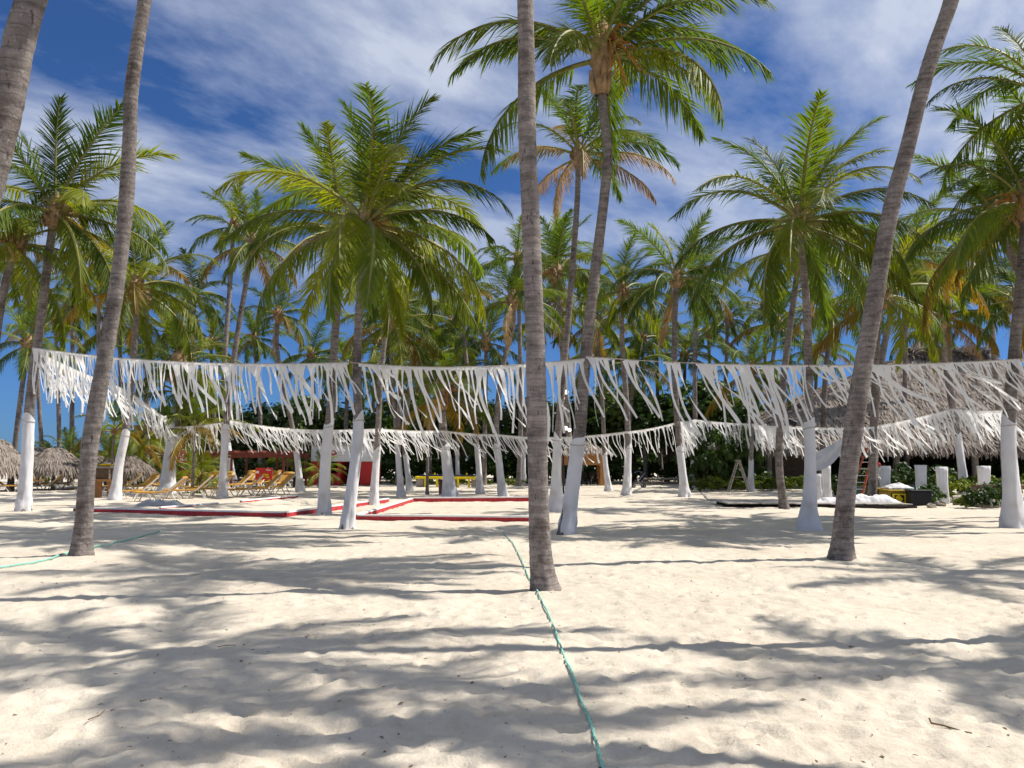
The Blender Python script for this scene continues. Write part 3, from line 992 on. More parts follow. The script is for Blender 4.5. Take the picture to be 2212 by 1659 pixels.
for k, yt, lab in [('E', 920, 'white cloth wrap gathered at the foot among the sun loungers'), ('G', 933, 'white cloth wrap on the palm beside the wooden box table'),
                   ('F', 955, 'white cloth wrap on the palm leaning left behind the loungers'), ('N2', 945, 'grey-white cloth wrap on the swollen stout palm among the loungers'),
                   ('O', 972, None), ('P', 962, None), ('Q', 978, None), ('R', 965, 'white cloth wrap on the short stout palm by the brown bin'), ('S', 962, None), ('T', 960, None), ('U', 968, None), ('V', 960, None),
                   ('Y', 978, None), ('Z1', 963, None), ('Z2', 968, None), ('Z3', 965, None), ('Z4', 990, 'white cloth wrap on the palm beside the folding step ladder'),
                   ('Z9', 938, 'white cloth wrap on the leaning palm in the restaurant greenery')]:
    wrap(k, yt, lab or 'white cloth wrap on the slim palm near %s' % lm(bx_[k]), 0.4, group=None if lab else BWG)


# ------------------------------------------------------------------ fringe garlands
def strip_mesh(seed, L=1.0, wide=1.0):
    rnd = random.Random(seed)
    bend = rnd.choice((rnd.uniform(-0.05, 0.25), rnd.uniform(0.15, 0.55), rnd.uniform(0.5, 0.95)))
    yb = rnd.uniform(-0.22, 0.12)
    tw = rnd.choice((rnd.uniform(-0.5, 0.5), rnd.uniform(-0.8, 0.8), rnd.uniform(1.2, 2.4)))
    wob, wf = rnd.uniform(0.06, 0.34), rnd.uniform(3, 8)
    w0 = 0.022 * wide * rnd.uniform(0.7, 1.3)
    n = 9
    p = Vector((0, 0, 0))
    vs, fs = [], []
    for i in range(n + 1):
        s = i / n
        a = bend * (0.55 + 0.7 * s) + wob * math.sin(s * wf + seed)
        d = Vector((math.sin(a), yb * s, -math.cos(a))).normalized()
        ang = tw * s * 1.6 + 0.3 * math.sin(seed * 1.3 + s * 3)
        side = Vector((math.cos(a), 0, math.sin(a)))
        wv = (side * math.cos(ang) + Vector((0, 1, 0)) * math.sin(ang)) * w0 * (2.1 - 1.1 * min(1, s * 4))
        vs += [p - wv, p + wv]
        p = p + d * (L / n)
    for i in range(n):
        fs.append((2 * i, 2 * i + 1, 2 * i + 3, 2 * i + 2))
    return MB().add(vs, fs).mesh('cloth_strip', 'strip', True)


STRIP = [strip_mesh(s) for s in range(26)]
STRIPW = [strip_mesh(100 + s, wide=1.9) for s in range(8)]


def garland(nodes, label, length, spacing, sag=0.04, seed=0, band=0.07, gaps=(), widep=0.08, group=None, wid=1.0, blow=0.0):
    rnd = random.Random(seed)
    P0 = Vector(nodes[0]); P1 = Vector(nodes[-1])
    d = P1 - P0
    Lh = d.length
    root = thing('fringe_garland', label, 'garland', P0, group=group)

    def pos(t):
        p = d * t
        p.z -= 4 * sag * t * (1 - t)
        return p
    mb = MB()
    mb.tube([pos(i / 14) for i in range(15)], 0.012, 5)
    mb.obj('cord', 'cord', root)
    # hem: torn band hanging just under the cord
    bv, bf = [], []
    nb = max(10, int(Lh / 0.12))
    for i in range(nb + 1):
        t = i / nb
        p = pos(t)
        bh = band * (0.7 + 0.5 * rnd.random())
        bv += [p + Vector((0, 0.004, 0.012)), p + Vector((rnd.uniform(-.01, .02), 0.004 + rnd.uniform(-.02, .02), -bh))]
    for i in range(nb):
        tm = (i + 0.5) / nb
        if any(a < tm < b for a, b in gaps):
            continue
        bf.append((2 * i, 2 * i + 2, 2 * i + 3, 2 * i + 1))
    if bf:
        MB().add(bv, bf).obj('hem', 'strip', root, smooth=True)
    yaw = math.atan2(d.y, d.x)
    s = spacing * 0.5
    while s < Lh - spacing * 0.3:
        t = s / Lh
        s += spacing * rnd.choice((0.55, 0.8, 1.0, 1.1, 1.5))
        if any(a < t < b for a, b in gaps) and rnd.random() < 0.7:
            continue
        me_ = rnd.choice(STRIPW) if rnd.random() < widep else rnd.choice(STRIP)
        o = link('cloth_strip', me_, root, pos(t) + Vector((0, rnd.uniform(-.02, .02), -0.02)))
        o.rotation_euler = (rnd.uniform(-0.12, 0.12), -blow * rnd.uniform(0.3, 1.2), yaw * 0.6 + rnd.uniform(-0.4, 0.4))
        k = length * rnd.choice((rnd.uniform(0.55, 0.8), rnd.uniform(0.8, 1.0), rnd.uniform(0.95, 1.15)))
        o.scale = (wid * rnd.uniform(.85, 1.1) * 1.0, 1, 1)
        o.scale = (k * 0.9, k, k)
    return root


def on(key, x, y):
    P = PALM[key]
    p = at(x, y, P['base'].y)
    p.y -= P['rad'](max(p.z, 0)) + 0.03
    return p


yD, yA, yX, y6, y10 = (PALM[k]['base'].y for k in ('D', 'A', 'X', 'Z6', 'Z10'))
garland([on('D', 76, 752), on('A', 755, 784)], 'white fringe garland from the palm by the thatch umbrellas to the fan-crowned palm', 1.5, 0.118, 0.22, 1, 0.07, widep=0.14)
garland([on('A', 757, 784), on('X', 1262, 776)], 'white fringe garland from the fan-crowned palm to the tallest palm', 1.75, 0.118, 0.16, 2, 0.08, gaps=((0.0, 0.05),), widep=0.08)
garland([on('X', 1264, 772), on('Z6', 1742, 790)], 'white fringe garland from the tallest palm to the skirted palm, with gaps', 1.7, 0.13, 0.06, 3, 0.05, gaps=((0.10, 0.16), (0.22, 0.34), (0.38, 0.48)), blow=0.28)
garland([on('Z6', 1744, 790), on('Z10', 2196, 777)], 'white wind-blown fringe garland from the skirted palm to the billowing-wrap palm', 1.6, 0.125, 0.05, 4, 0.05, gaps=((0.05, 0.10),), blow=0.5)
garland([on('Z10', 2198, 777), at(2420, 760, y10 + 1)], 'white fringe garland running on past the palm with the billowing wrap', 1.1, 0.10, 0.05, 5, 0.09, blow=0.4)
# left side and back of the ring
garland([on('D', 78, 756), on('G', 276, 842)], 'white fringe garland from the umbrella palm back to the palm beside the box table', 1.45, 0.11, 0.08, 6, 0.10)
garland([on('G', 278, 842), on('N2', 382, 915)], 'white fringe garland sloping down to the stout palm among the loungers', 1.4, 0.11, 0.05, 7, 0.10)
garland([on('N2', 384, 922), on('E', 486, 912)], 'thin white fringe garland between the stout palm and the lounger palm', 1.35, 0.14, 0.05, 8, 0.04)
bk = [('E', 489, 906), ('O', 628, 926), ('C', 818, 926), ('R', 958, 930), ('T', 1074, 938), ('X1', 1204, 944), ('Z1', 1356, 932), ('Z2', 1464, 911), ('Z3', 1500, 906), ('Z4', 1623, 915), ('Z5', 1688, 920), ('Z7', 1884, 922), ('Z9', 2054, 882), ('Q1', 2168, 886)]
blab = {0: 'white fringe garland from the lounger palm across the red pergola', 1: 'white fringe garland in front of the red and white kiosk', 2: 'white fringe garland above the yellow-framed tables',
        3: 'white fringe garland between the short stout palm and its neighbour by the bin', 4: 'white fringe garland ending behind the twin wrapped trunks', 5: 'straight-hanging fringe garland in front of the wooden gazebo',
        6: 'fringe garland rising toward the paired white palms by the stroller', 7: 'short fringe garland between the paired white palms', 8: 'dense fringe garland above the folding step ladder', 9: 'short fringe garland under the restaurant eave by the floodlight palm',
        10: 'fringe garland hanging under the restaurant eave behind the sheer swag', 11: 'slanting fringe garland over the white draped stands', 12: 'thin fringe garland from the leaning palm toward the billowing-wrap palm'}


def bkp(k, x, y):
    if k == 'X1':
        return at(x, y, 44)
    if k == 'Q1':
        return at(x, y, 36)
    return on(k, x, y)


for i in range(len(bk) - 1):
    a, b = bkp(*bk[i]), bkp(*bk[i + 1])
    Ym = (a.y + b.y) / 2
    ln = px2m(62 if i < 5 else (62 if i < 10 else 76), Ym)
    garland([a, b], blab[i], ln, px2m(7.0 if i < 8 else 9.5, Ym), 0.06, 20 + i, px2m(5, Ym), blow=0.1 if i in (5, 6, 7, 8) else 0.45, wid=1.2)


# ------------------------------------------------------------------ thatch
def thatch_blades(samples, Lr, Wr, seed, down):
    rnd = random.Random(seed)
    mb = MB()
    for p, nrm, dn in samples:
        L = rnd.uniform(*Lr)
        w = rnd.uniform(*Wr) / 2
        sd = dn.cross(nrm).normalized()
        d = (dn + sd * rnd.gauss(0, 0.28) + nrm * rnd.uniform(-0.02, 0.16)).normalized()
        s2 = d.cross(nrm).normalized()
        tw = rnd.uniform(-0.6, 0.6)
        s2 = (s2 * math.cos(tw) + nrm * math.sin(tw)) * w
        a = p + nrm * rnd.uniform(0.0, 0.06)
        b = a + d * L * 0.55 + nrm * 0.02
        c = a + d * L + Vector((0, 0, -down * L))
        mb.add([a - s2, a + s2, b + s2, b - s2, c + s2 * 0.3, c - s2 * 0.3], [(0, 1, 2, 3), (3, 2, 4, 5)])
    return mb


def umbrella(x, ytop, yeave, rpx, Y, label, seed, post=True):
    rnd = random.Random(seed)
    top = at(x, ytop, Y)
    he = at(x, yeave, Y).z
    Rr = px2m(rpx, Y)
    H = top.z - he
    root = thing('thatch_umbrella', label, 'thatch umbrella', (top.x, Y, 0), group=None)
    prof = [(0.0, H), (0.18 * Rr, H * 0.93), (0.45 * Rr, H * 0.70), (0.75 * Rr, H * 0.36), (0.95 * Rr, H * 0.06), (Rr, -0.10), (Rr * 0.9, -0.06), (0.5 * Rr, 0.3 * H), (0.05, 0.75 * H)]
    MB().lathe(prof, 22, (0, 0, he)).obj('roof_cone', 'thatch_under', root, smooth=True)
    sm = []
    for i in range(3200):
        q = math.sqrt(rnd.uniform(0.005, 1))
        a = rnd.uniform(0, 2 * PI)
        r = q * Rr
        z = np.interp(q, [0, .18, .45, .75, .95, 1], [H, .93 * H, .7 * H, .36 * H, .06 * H, -.1])
        z2 = np.interp(min(q + .05, 1.05), [0, .18, .45, .75, .95, 1, 1.05], [H, .93 * H, .7 * H, .36 * H, .06 * H, -.1, -.25])
        o = Vector((math.cos(a), math.sin(a), 0))
        dn = (o * 0.05 * Rr + Vector((0, 0, z2 - z))).normalized()
        nr = Vector((-dn.z * o.x, -dn.z * o.y, math.hypot(dn.x, dn.y)))
        sm.append((o * r + Vector((0, 0, he + z)), nr, dn))
    tag(thatch_blades(sm, (0.3, 0.65), (0.05, 0.11), seed, 0.12).obj('thatch', 'thatch', root), kind='stuff')
    if post:
        mb = MB()
        mb.tube([(0, 0, -0.1), (0, 0, he * 0.5), (0.01, 0, he + H * 0.8)], [0.13, 0.115, 0.09], 9)
        mb.obj('post', 'wood_pale', root, smooth=True)
    for k in range(6):
        a = k * PI / 3
        MB().bar((0, 0, he + H * 0.62), (math.cos(a) * Rr * .86, math.sin(a) * Rr * .86, he + 0.02), 0.05).obj('rafter', 'wood', root)
    return root


umbrella(-8, 948, 1013, 66, 50, 'large thatched umbrella nearest the front garland end, dark rough straw', 1)
umbrella(118, 968, 1012, 62, 53, 'thatched umbrella over a pale post between the larger umbrellas', 2)
umbrella(84, 966, 1006, 46, 60, 'small thatched umbrella half hidden behind its neighbour', 3)
umbrella(205, 986, 1016, 52, 56, 'low thatched umbrella behind the wooden box table', 4)
umbrella(272, 983, 1016, 58, 53, 'wide low thatched umbrella beside the sun loungers', 5)


# ------------------------------------------------------------------ restaurant
def restaurant():
    e = at(1566, 962, 54)
    root = thing('thatched_restaurant', 'long open restaurant under a great hipped thatch roof', 'restaurant', (e.x, 54, 0))
    W_, D_, he = 34.0, 19.0, e.z
    hr = at(1900, 764, 63).z
    A = [Vector((0, 0, he)), Vector((W_, 0, he)), Vector((W_, D_, he)), Vector((0, D_, he))]
    r0 = Vector((at(1965, 790, 63).x - e.x, D_ / 2, hr)); r1 = Vector((W_ - 13.0, D_ / 2, hr))
    faces = [(A[0], A[1], r1, r0), (A[1], A[2], r1, None), (A[2], A[3], r0, r1), (A[3], A[0], r0, None)]
    mb = MB()
    for a, b, c, d in faces:
        if d is not None:
            mb.add([a, b, c, d], [(0, 1, 2, 3)])
        else:
            mb.add([a, b, c], [(0, 1, 2)])
    mb.add([p + Vector((0, 0, -0.35)) for p in A] + A, [(0, 1, 5, 4), (1, 2, 6, 5), (2, 3, 7, 6), (3, 0, 4, 7)])
    roof = mb.obj('roof', 'thatch_under', root)
    rnd = random.Random(5)
    sm = []
    for fi, num in ((0, 15000), (3, 6000)):
        a, b, c, d = faces[fi]
        nrm = (b - a).cross(c - a).normalized()
        dn = Vector((0, 0, -1)); dn = (dn - nrm * dn.dot(nrm)).normalized()
        for i in range(num):
            v = 1 - math.sqrt(1 - rnd.random() * 0.995) if d is None else rnd.random() ** 1.1
            u = rnd.random()
            if d is not None:
                p = a.lerp(b, u).lerp(d.lerp(c, u), v)
            else:
                p = a.lerp(b, u).lerp(c, v)
            sm.append((p, nrm, dn))
        for i in range(2600 if d is not None else 1200):      # ragged eave
            p = a.lerp(b, rnd.random()) + Vector((0, 0, rnd.uniform(-0.1, 0.15)))
            sm.append((p, nrm, (dn + Vector((0, 0, -0.8 * rnd.random()))).normalized()))
    for i in range(1800):
        p = r0.lerp(r1, rnd.uniform(-0.02, 1.02)) + Vector((0, rnd.uniform(-.5, .3), rnd.uniform(-0.25, 0.28)))
        sm.append((p, Vector((0, -0.5, 0.86)), Vector((rnd.uniform(-.9, .9), rnd.uniform(-1, 0.6), rnd.uniform(-0.5, 0.35))).normalized()))
    th = thatch_blades(sm, (0.45, 1.0), (0.07, 0.16), 8, 0.1).obj('thatch', 'thatch', roof)
    tag(th, kind='stuff')
    MB().tube([r0 + Vector((-.1, 0, -.1)), (r0 + r1) / 2 + Vector((0, 0, -.2)), r1 + Vector((.1, 0, -.1))], [0.2, 0.22, 0.2], 8).obj('ridge_roll', 'thatch', roof, smooth=True)
    MB().box((W_ / 2, D_ / 2, 0.06), (W_ - 1.5, D_ - 1.5, 0.3)).obj('floor', 'concrete', root)
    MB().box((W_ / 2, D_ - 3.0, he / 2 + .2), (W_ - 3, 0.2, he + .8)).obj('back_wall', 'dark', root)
    MB().box((1.4, D_ / 2, he / 2 + .2), (0.2, D_ - 6, he + .4)).obj('side_wall', 'wood', root)
    MB().box((4.2, 2.0, he / 2 + 0.1), (5.6, 0.15, he - 0.2)).obj('reed_screen', 'thatch_under', root)
    for px in (1660, 1936, 2106, 2230, 2400):
        x = at(px, 1000, 55.6).x - e.x
        MB().lathe([(0.26, 0), (0.26, 0.2), (0.21, 0.25), (0.20, he + 0.4)], 12, (x, 1.6, 0.1)).obj('column', 'wood_grey', root, smooth=True)
    MB().box((W_ / 2, 1.6, he + 0.1), (W_ - 2, 0.24, 0.28)).obj('eave_beam', 'wood', root)
    for k in range(12):
        x = 1.5 + k * 2.8
        MB().bar((x, 0.4, he - 0.1), (x, D_ / 2, he + (hr - he) * 0.9 - 0.4), 0.12).obj('rafter', 'wood', root)
    return root


restaurant()
# second restaurant bay seen past the billowing wrap is part of the same roof line


# ------------------------------------------------------------------ bushes and broadleaf trees
def leaf_ball(seed, nclump, nleaf, rx, ry, rz, size, zc):
    rnd = random.Random(seed)
    mb = MB()
    for c in range(nclump):
        a, b = rnd.uniform(0, 2 * PI), rnd.uniform(-0.7, 1.0)
        k = rnd.uniform(0.45, 1.0)
        q = math.sqrt(max(0, 1 - b * b)) if abs(b) < 1 else 0.2
        cc = Vector((rx * q * math.cos(a) * k, ry * q * math.sin(a) * k, zc + rz * b * k))
        cr = rnd.uniform(0.18, 0.34) * min(rx, rz)
        for i in range(nleaf):
            d = Vector((rnd.gauss(0, 1), rnd.gauss(0, 1), rnd.gauss(0, 0.8)))
            p = cc + d * cr * 0.55
            if p.z < 0.02:
                p.z = abs(p.z) * 0.3 + 0.03
            nr = (d.normalized() + Vector((rnd.uniform(-.6, .6), rnd.uniform(-.6, .6), rnd.uniform(0, 1.0)))).normalized()
            u = nr.orthogonal().normalized()
            v = nr.cross(u)
            ang = rnd.uniform(0, 6.28)
            u, v = u * math.cos(ang) + v * math.sin(ang), v * math.cos(ang) - u * math.sin(ang)
            s = size * rnd.uniform(0.6, 1.25)
            mb.add([p - u * s * .5, p + v * s * .38 + nr * s * .06, p + u * s * .5, p - v * s * .38 + nr * s * .06], [(0, 1, 2, 3)])
    return mb


TREE_CR = [leaf_ball(s, 40 + 6 * s, 56, 2.5 + 0.2 * s, 2.2, 2.3, 0.34, 3.6).mesh('crown', 'bush0' if s % 2 else 'bush2') for s in (1, 2, 3)]
BUSH_D = [leaf_ball(10 + s, 26, 40, 1.1, 0.9, 0.75, 0.20, 0.75).mesh('foliage', 'bush0') for s in range(3)]
BUSH_B = [leaf_ball(20 + s, 24, 36, 1.0, 0.8, 0.55, 0.17, 0.5).mesh('foliage', 'bush1') for s in range(3)]


def tree_trunk(seed, h):
    rnd = random.Random(seed)
    mb = MB()
    mb.tube([(0, 0, -0.1), (rnd.uniform(-.15, .15), 0, h * .35), (rnd.uniform(-.3, .3), 0.1, h * .7)], [0.16, 0.12, 0.07], 7)
    for k in range(5):
        a = rnd.uniform(0, 6.28)
        z0 = rnd.uniform(h * .25, h * .5)
        mb.tube([(0, 0, z0), (math.cos(a) * .6, math.sin(a) * .6, z0 + .7), (math.cos(a) * 1.4, math.sin(a) * 1.2, z0 + 1.7)], [0.07, 0.05, 0.02], 5)
    return mb.mesh('trunk', 'bark', True)


TR = [tree_trunk(60 + i, 5.0) for i in range(3)]
k = 0
for i, (x, Y, s) in enumerate([(360, 72, 1.0), (450, 70, 1.05), (540, 68, 1.1), (620, 70, 1.0), (700, 66, 1.0), (780, 68, 1.05), (860, 64, 1.05), (930, 66, 1.0), (1000, 62, 1.05), (1070, 66, 1.0),
                               (1140, 64, 1.0), (1215, 68, 1.05), (1290, 66, 1.1), (1370, 64, 1.15), (1440, 62, 1.15), (1500, 60, 1.2), (1560, 62, 1.15), (1620, 64, 1.1), (880, 74, 1.25), (1330, 74, 1.3), (1180, 76, 1.2), (640, 76, 1.2), (480, 78, 1.15)]):
    Y += 7
    s *= 1.12
    p = at(x, 990, Y)
    t = thing('broadleaf_tree', 'dark broadleaf hedge tree far behind %s' % lm(x), 'tree', (p.x, Y, 0), random.Random(i).uniform(0, 6), 'broadleaf trees behind the court')
    t.scale = (s * 1.15, s * 1.15, s * 0.98)
    link('trunk', TR[i % 3], t)
    link('crown', TREE_CR[i % 3], t)


def shrub(x, y, s, kind, label, group, Y=None, zs=1.0):
    global k
    if Y is None:
        X, Y = gnd(x, y)
    else:
        X = at(x, y, Y).x
    k += 1
    o = link('shrub', (BUSH_D if kind == 0 else BUSH_B)[k % 3], None, (X, Y, gz(X, Y) - 0.03), k * 1.7)
    o.scale = (s, s, s * zs)
    return tag(o, label, 'shrub', group)


for x in range(345, 1500, 46):     # hedge foot
    shrub(x + random.uniform(-12, 12), 1043, random.uniform(1.1, 1.5), 0, 'dark leafy shrub at the hedge foot behind ' + lm(x), 'hedge shrubs behind the court', Y=random.uniform(66, 70))
for x in range(80, 1560, 34):
    shrub(x + random.uniform(-10, 10), 1036, random.uniform(2.0, 2.7) if x > 330 else random.uniform(1.3, 1.8), 0, 'tall dark shrub closing the view far behind ' + lm(x), 'tall shrubs closing the view', Y=random.uniform(80, 88), zs=1.35)
for x in range(800, 1200, 60):
    shrub(x + random.uniform(-12, 12), 1050, random.uniform(0.55, 0.8), 1, 'low bright green plant at the hedge foot beyond ' + lm(x), 'bright low plants at the hedge foot', Y=random.uniform(61, 64), zs=0.7)
for x in (1515, 1530, 1552, 1575, 1600, 1640, 1662, 1690, 1712):
    shrub(x, 1050, random.uniform(0.8, 1.05), 1, 'bright green shrub beside the folding step ladder', 'bright shrubs before the restaurant', Y=random.uniform(50, 53), zs=0.8)
for x, y, s, kd in [(1760, 1052, .9, 0), (1808, 1072, .75, 0), (1826, 1068, .9, 1), (1850, 1060, .9, 0), (1905, 1062, 1.0, 0), (1945, 1060, 1.0, 0), (1975, 1058, 1.0, 1), (2020, 1060, 1.0, 0), (2050, 1066, 1.0, 1), (2075, 1076, .8, 1),
                    (2100, 1070, .95, 1), (2130, 1070, 1.0, 1), (2160, 1076, .9, 1), (2200, 1070, 1.0, 1), (2235, 1070, 1.0, 1), (2145, 1084, .6, 0), (2170, 1092, .6, 0), (2080, 1098, .5, 1), (2120, 1100, .55, 0), (2010, 1090, .6, 0), (2060, 1048, 1.3, 1), (2095, 1045, 1.4, 1), (2130, 1046, 1.4, 0), (2165, 1048, 1.4, 1), (2205, 1046, 1.4, 1), (1985, 1048, 1.3, 0), (1950, 1046, 1.3, 0), (2030, 1050, 1.3, 1), (2240, 1050, 1.4, 1), (1830, 1052, 1.2, 0), (1860, 1046, 1.2, 0)]:
    shrub(x, y, s, kd, ('bright yellow-green' if kd else 'dark green') + ' shrub in the plant bed near ' + lm(x), ('bright' if kd else 'dark') + ' shrubs round the draped stands')
for x, Y in ((1560, 55), (1530, 57), (1590, 53)):
    shrub(x, 1040, 1.7, 0, 'large sea-grape bush at the corner of the restaurant roof', 'sea-grape bushes', Y=Y, zs=1.5)


# ------------------------------------------------------------------ red border boards
def board(a, b, label, hh=0.17, w=0.10, sink=0.0):
    (x0, y0), (x1, y1) = gnd(*a), gnd(*b)
    c = Vector(((x0 + x1) / 2, (y0 + y1) / 2, 0))
    d = Vector((x1 - x0, y1 - y0, 0))
    z = max(gz(x0, y0), gz(x1, y1), gz(c.x, c.y)) * 0.6
    rz = math.atan2(d.y, d.x)
    o = MB().box((0, 0, hh / 2 - 0.06), (d.length, w, hh + 0.10), bev=0.008).obj('border_board', 'red', None, (c.x, c.y, z - sink))
    o.rotation_euler = (0, 0, rz)
    tag(o, label, 'board')
    MB().box((0, 0, hh + 0.0), (d.length - 0.01, w + 0.012, 0.05), bev=0.006).obj('white_top', 'white', o)
    return o


board((160, 1106), (612, 1117), 'long red board with white top lying behind the bare kinked trunk', 0.13)
board((616, 1116), (838, 1084), 'red board running away from the long one past the wrapped palms', 0.13)
board((770, 1122), (890, 1083), 'slanting red board behind the diagonal-creased wrap', 0.13)
board((893, 1083), (1148, 1081), 'distant red board lying along the far side of the court', 0.16)
board((772, 1123), (1150, 1127), 'red board running behind the bare straight trunk', 0.13)
board((520, 1087), (642, 1075), 'short half-buried red board by the gathered wrap among loungers', 0.12, sink=0.04)
board((345, 1099), (470, 1089), 'almost buried red board in the sand before the loungers', 0.10, sink=0.06)


# ------------------------------------------------------------------ sun loungers
def make_lounger():
    t = thing('sun_lounger', '', 'sun lounger')
    for s in (-1, 1):
        MB().bar((-0.95, s * 0.31, 0.36), (0.30, s * 0.31, 0.36), 0.045, 0.06).obj('side_rail', 'plastic', t)
        MB().bar((0.28, s * 0.31, 0.36), (0.88, s * 0.31, 0.98), 0.045, 0.05, up=(0, 1, 0)).obj('back_rail', 'plastic', t)
    for x, dx in ((-0.72, -0.14), (-0.45, 0.16), (0.15, -0.16), (0.45, 0.14)):
        for s in (-1, 1):
            MB().bar((x, s * 0.30, 0.35), (x + dx * 1.3, s * 0.33, -0.03), 0.045, 0.035).obj('leg', 'plastic', t)
    mb = MB()
    vs, fs = [], []
    for i in range(9):
        x = -0.93 + 1.22 * i / 8
        z = 0.385 - 0.035 * math.sin(PI * i / 8)
        vs += [(x, -0.345, z - .02), (x, 0.345, z - .02), (x, 0.345, z + .04), (x, -0.345, z + .04)]
    for i in range(8):
        o = i * 4
        fs += [(o, o + 4, o + 5, o + 1), (o + 3, o + 2, o + 6, o + 7), (o, o + 3, o + 7, o + 4), (o + 1, o + 5, o + 6, o + 2)]
    MB().add(vs, fs).obj('seat_sling', 'sling', t, smooth=True)
    rot = Matrix.Rotation(R(-46), 3, 'Y')
    MB().box((0.585, 0, 0.695), (0.84, 0.64, 0.05), rot).obj('back_sling', 'sling', t)
    MB().box((0.80, 0, 0.945), (0.22, 0.50, 0.09), rot, bev=0.03).obj('head_pillow', 'sling', t, smooth=True)
    return t


proto = make_lounger()
LG = 'sun loungers set out behind the red boards'
spots = [(290, 1078, 24), (348, 1082, 6), (408, 1078, 14), (300, 1063, 48), (335, 1060, 55), (375, 1064, 30), (425, 1066, 42), (458, 1072, 8), (520, 1074, 18), (560, 1071, 30), (592, 1067, 35), (545, 1058, 60), (505, 1060, 35),
         (570, 1054, 50), (604, 1056, 70), (440, 1052, 55), (270, 1052, 60), (320, 1050, 40), (395, 1050, 50), (352, 1048, 75), (530, 1050, 80), (262, 1062, 30), (470, 1056, 65), (416, 1055, 80), (585, 1049, 75)]
used = False
for (x, y, a) in spots:
    X, Y = gnd(x, y)
    o = proto if not used else copy_tree(proto)
    used = True
    o.location = (X, Y, gz(X, Y)); o.rotation_euler = (0, 0, R(a)); o.scale = (1.12, 1.12, 1.0)
    tag(o, 'orange sling sun lounger with pale frame and raised back behind the red boards', 'sun lounger', LG)
for (x, y, a) in [(20, 1062, 200), (60, 1052, 190), (100, 1058, 10), (135, 1056, 30), (85, 1048, 170)]:
    X, Y = gnd(x, y)
    o = copy_tree(proto)
    o.location = (X, Y, gz(X, Y)); o.rotation_euler = (0, 0, R(a))
    tag(o, 'orange sling sun lounger in the shade of the thatch umbrellas', 'sun lounger', 'loungers under the thatch umbrellas')

# wooden box table
X, Y = gnd(212, 1074)
t = thing('box_table', 'varnished wooden box table on a thick pedestal behind the kinked trunk', 'table', (X, Y, gz(X, Y)), R(8))
MB().box((0, 0, 0.36), (0.26, 0.26, 0.8), bev=0.02).obj('pedestal', 'wood_orange', t)
MB().box((0.05, 0, 0.80), (1.3, 0.9, 0.10), bev=0.02).obj('table_top', 'wood_orange', t)
MB().box((0.1, 0.15, 1.10), (1.15, 0.6, 0.50), bev=0.02).obj('cabinet', 'wood', t)
MB().box((0.1, 0.12, 1.40), (1.3, 0.75, 0.09), bev=0.02).obj('lid', 'wood_grey', t)
MB().box((0.52, -0.2, 1.08), (0.06, 0.06, 0.45)).obj('upright', 'wood_pale', t)
MB().box((0.42, 0.3, 0.4), (0.12, 0.5, 0.75)).obj('side_leg', 'wood_orange', t)
bw = MB().lathe([(0.0, 0.0), (0.22, 0.0), (0.36, 0.10), (0.38, 0.11), (0.20, 0.03), (0, 0.02)], 14).obj('yellow_tray', 'yellow', None, (X + 0.25, Y + 0.1, gz(X, Y) + 1.448), True)
tag(bw, 'yellow tray lying on top of the wooden box table', 'tray')
# pale cabinet between loungers
X, Y = gnd(478, 1046)
t = thing('vent_cabinet', 'cream cabinet with a square dark opening among the loungers', 'cabinet', (X, Y, gz(X, Y)), R(-12))
MB().box((0, 0, 0.35), (0.55, 0.5, 0.74), bev=0.02).obj('body', 'plastic', t)
MB().box((0.03, -0.257, 0.42), (0.26, 0.02, 0.28)).obj('opening', 'black', t)
MB().box((-0.45, 0.05, 0.40), (0.32, 0.3, 0.25), bev=0.04).obj('side_box', 'plastic', t)

# ------------------------------------------------------------------ pergola, signs, kiosk
YP = 56
a, b = at(372, 983, YP), at(642, 986, YP)
t = thing('pergola', 'dark red timber pergola with long beam behind the loungers', 'pergola', (a.x, YP, 0))
ln = b.x - a.x
MB().box((ln / 2, 0, a.z), (ln, 0.18, px2m(11, YP)), bev=0.01).obj('front_beam', 'redbeam', t)
MB().box((ln / 2, 3.2, a.z), (ln, 0.18, px2m(11, YP)), bev=0.01).obj('rear_beam', 'redbeam', t)
for i, px in enumerate((378, 392, 448, 500, 570, 612, 636)):
    x = at(px, 1000, YP).x - a.x
    MB().box((x, 0.02, a.z / 2 - .1), (0.13, 0.13, a.z)).obj('post', 'redbeam' if i % 2 else 'dark', t)
    MB().box((x, 3.2, a.z / 2 - .1), (0.13, 0.13, a.z)).obj('post', 'redbeam', t)
for i in range(9):
    x = ln * (i + 0.5) / 9
    MB().box((x, 1.6, a.z + 0.23), (0.10, 3.7, 0.12)).obj('rafter', 'redbeam', t)


def text(body, loc, size, mat, parent, rot=0.0, shear=0.0):
    c = bpy.data.curves.new('lettering', 'FONT')
    c.body = body
    c.size = size
    c.shear = shear
    c.extrude = 0.004
    c.offset = size * 0.02
    c.align_x = 'CENTER'
    c.align_y = 'CENTER'
    c.materials.append(M[mat])
    tmp = bpy.data.objects.new('lettering_curve', c)
    me_ = bpy.data.meshes.new_from_object(tmp)
    bpy.data.objects.remove(tmp)
    o = link('lettering', me_, parent)
    o.location = loc
    o.rotation_euler = (PI / 2, -rot, 0)
    return o


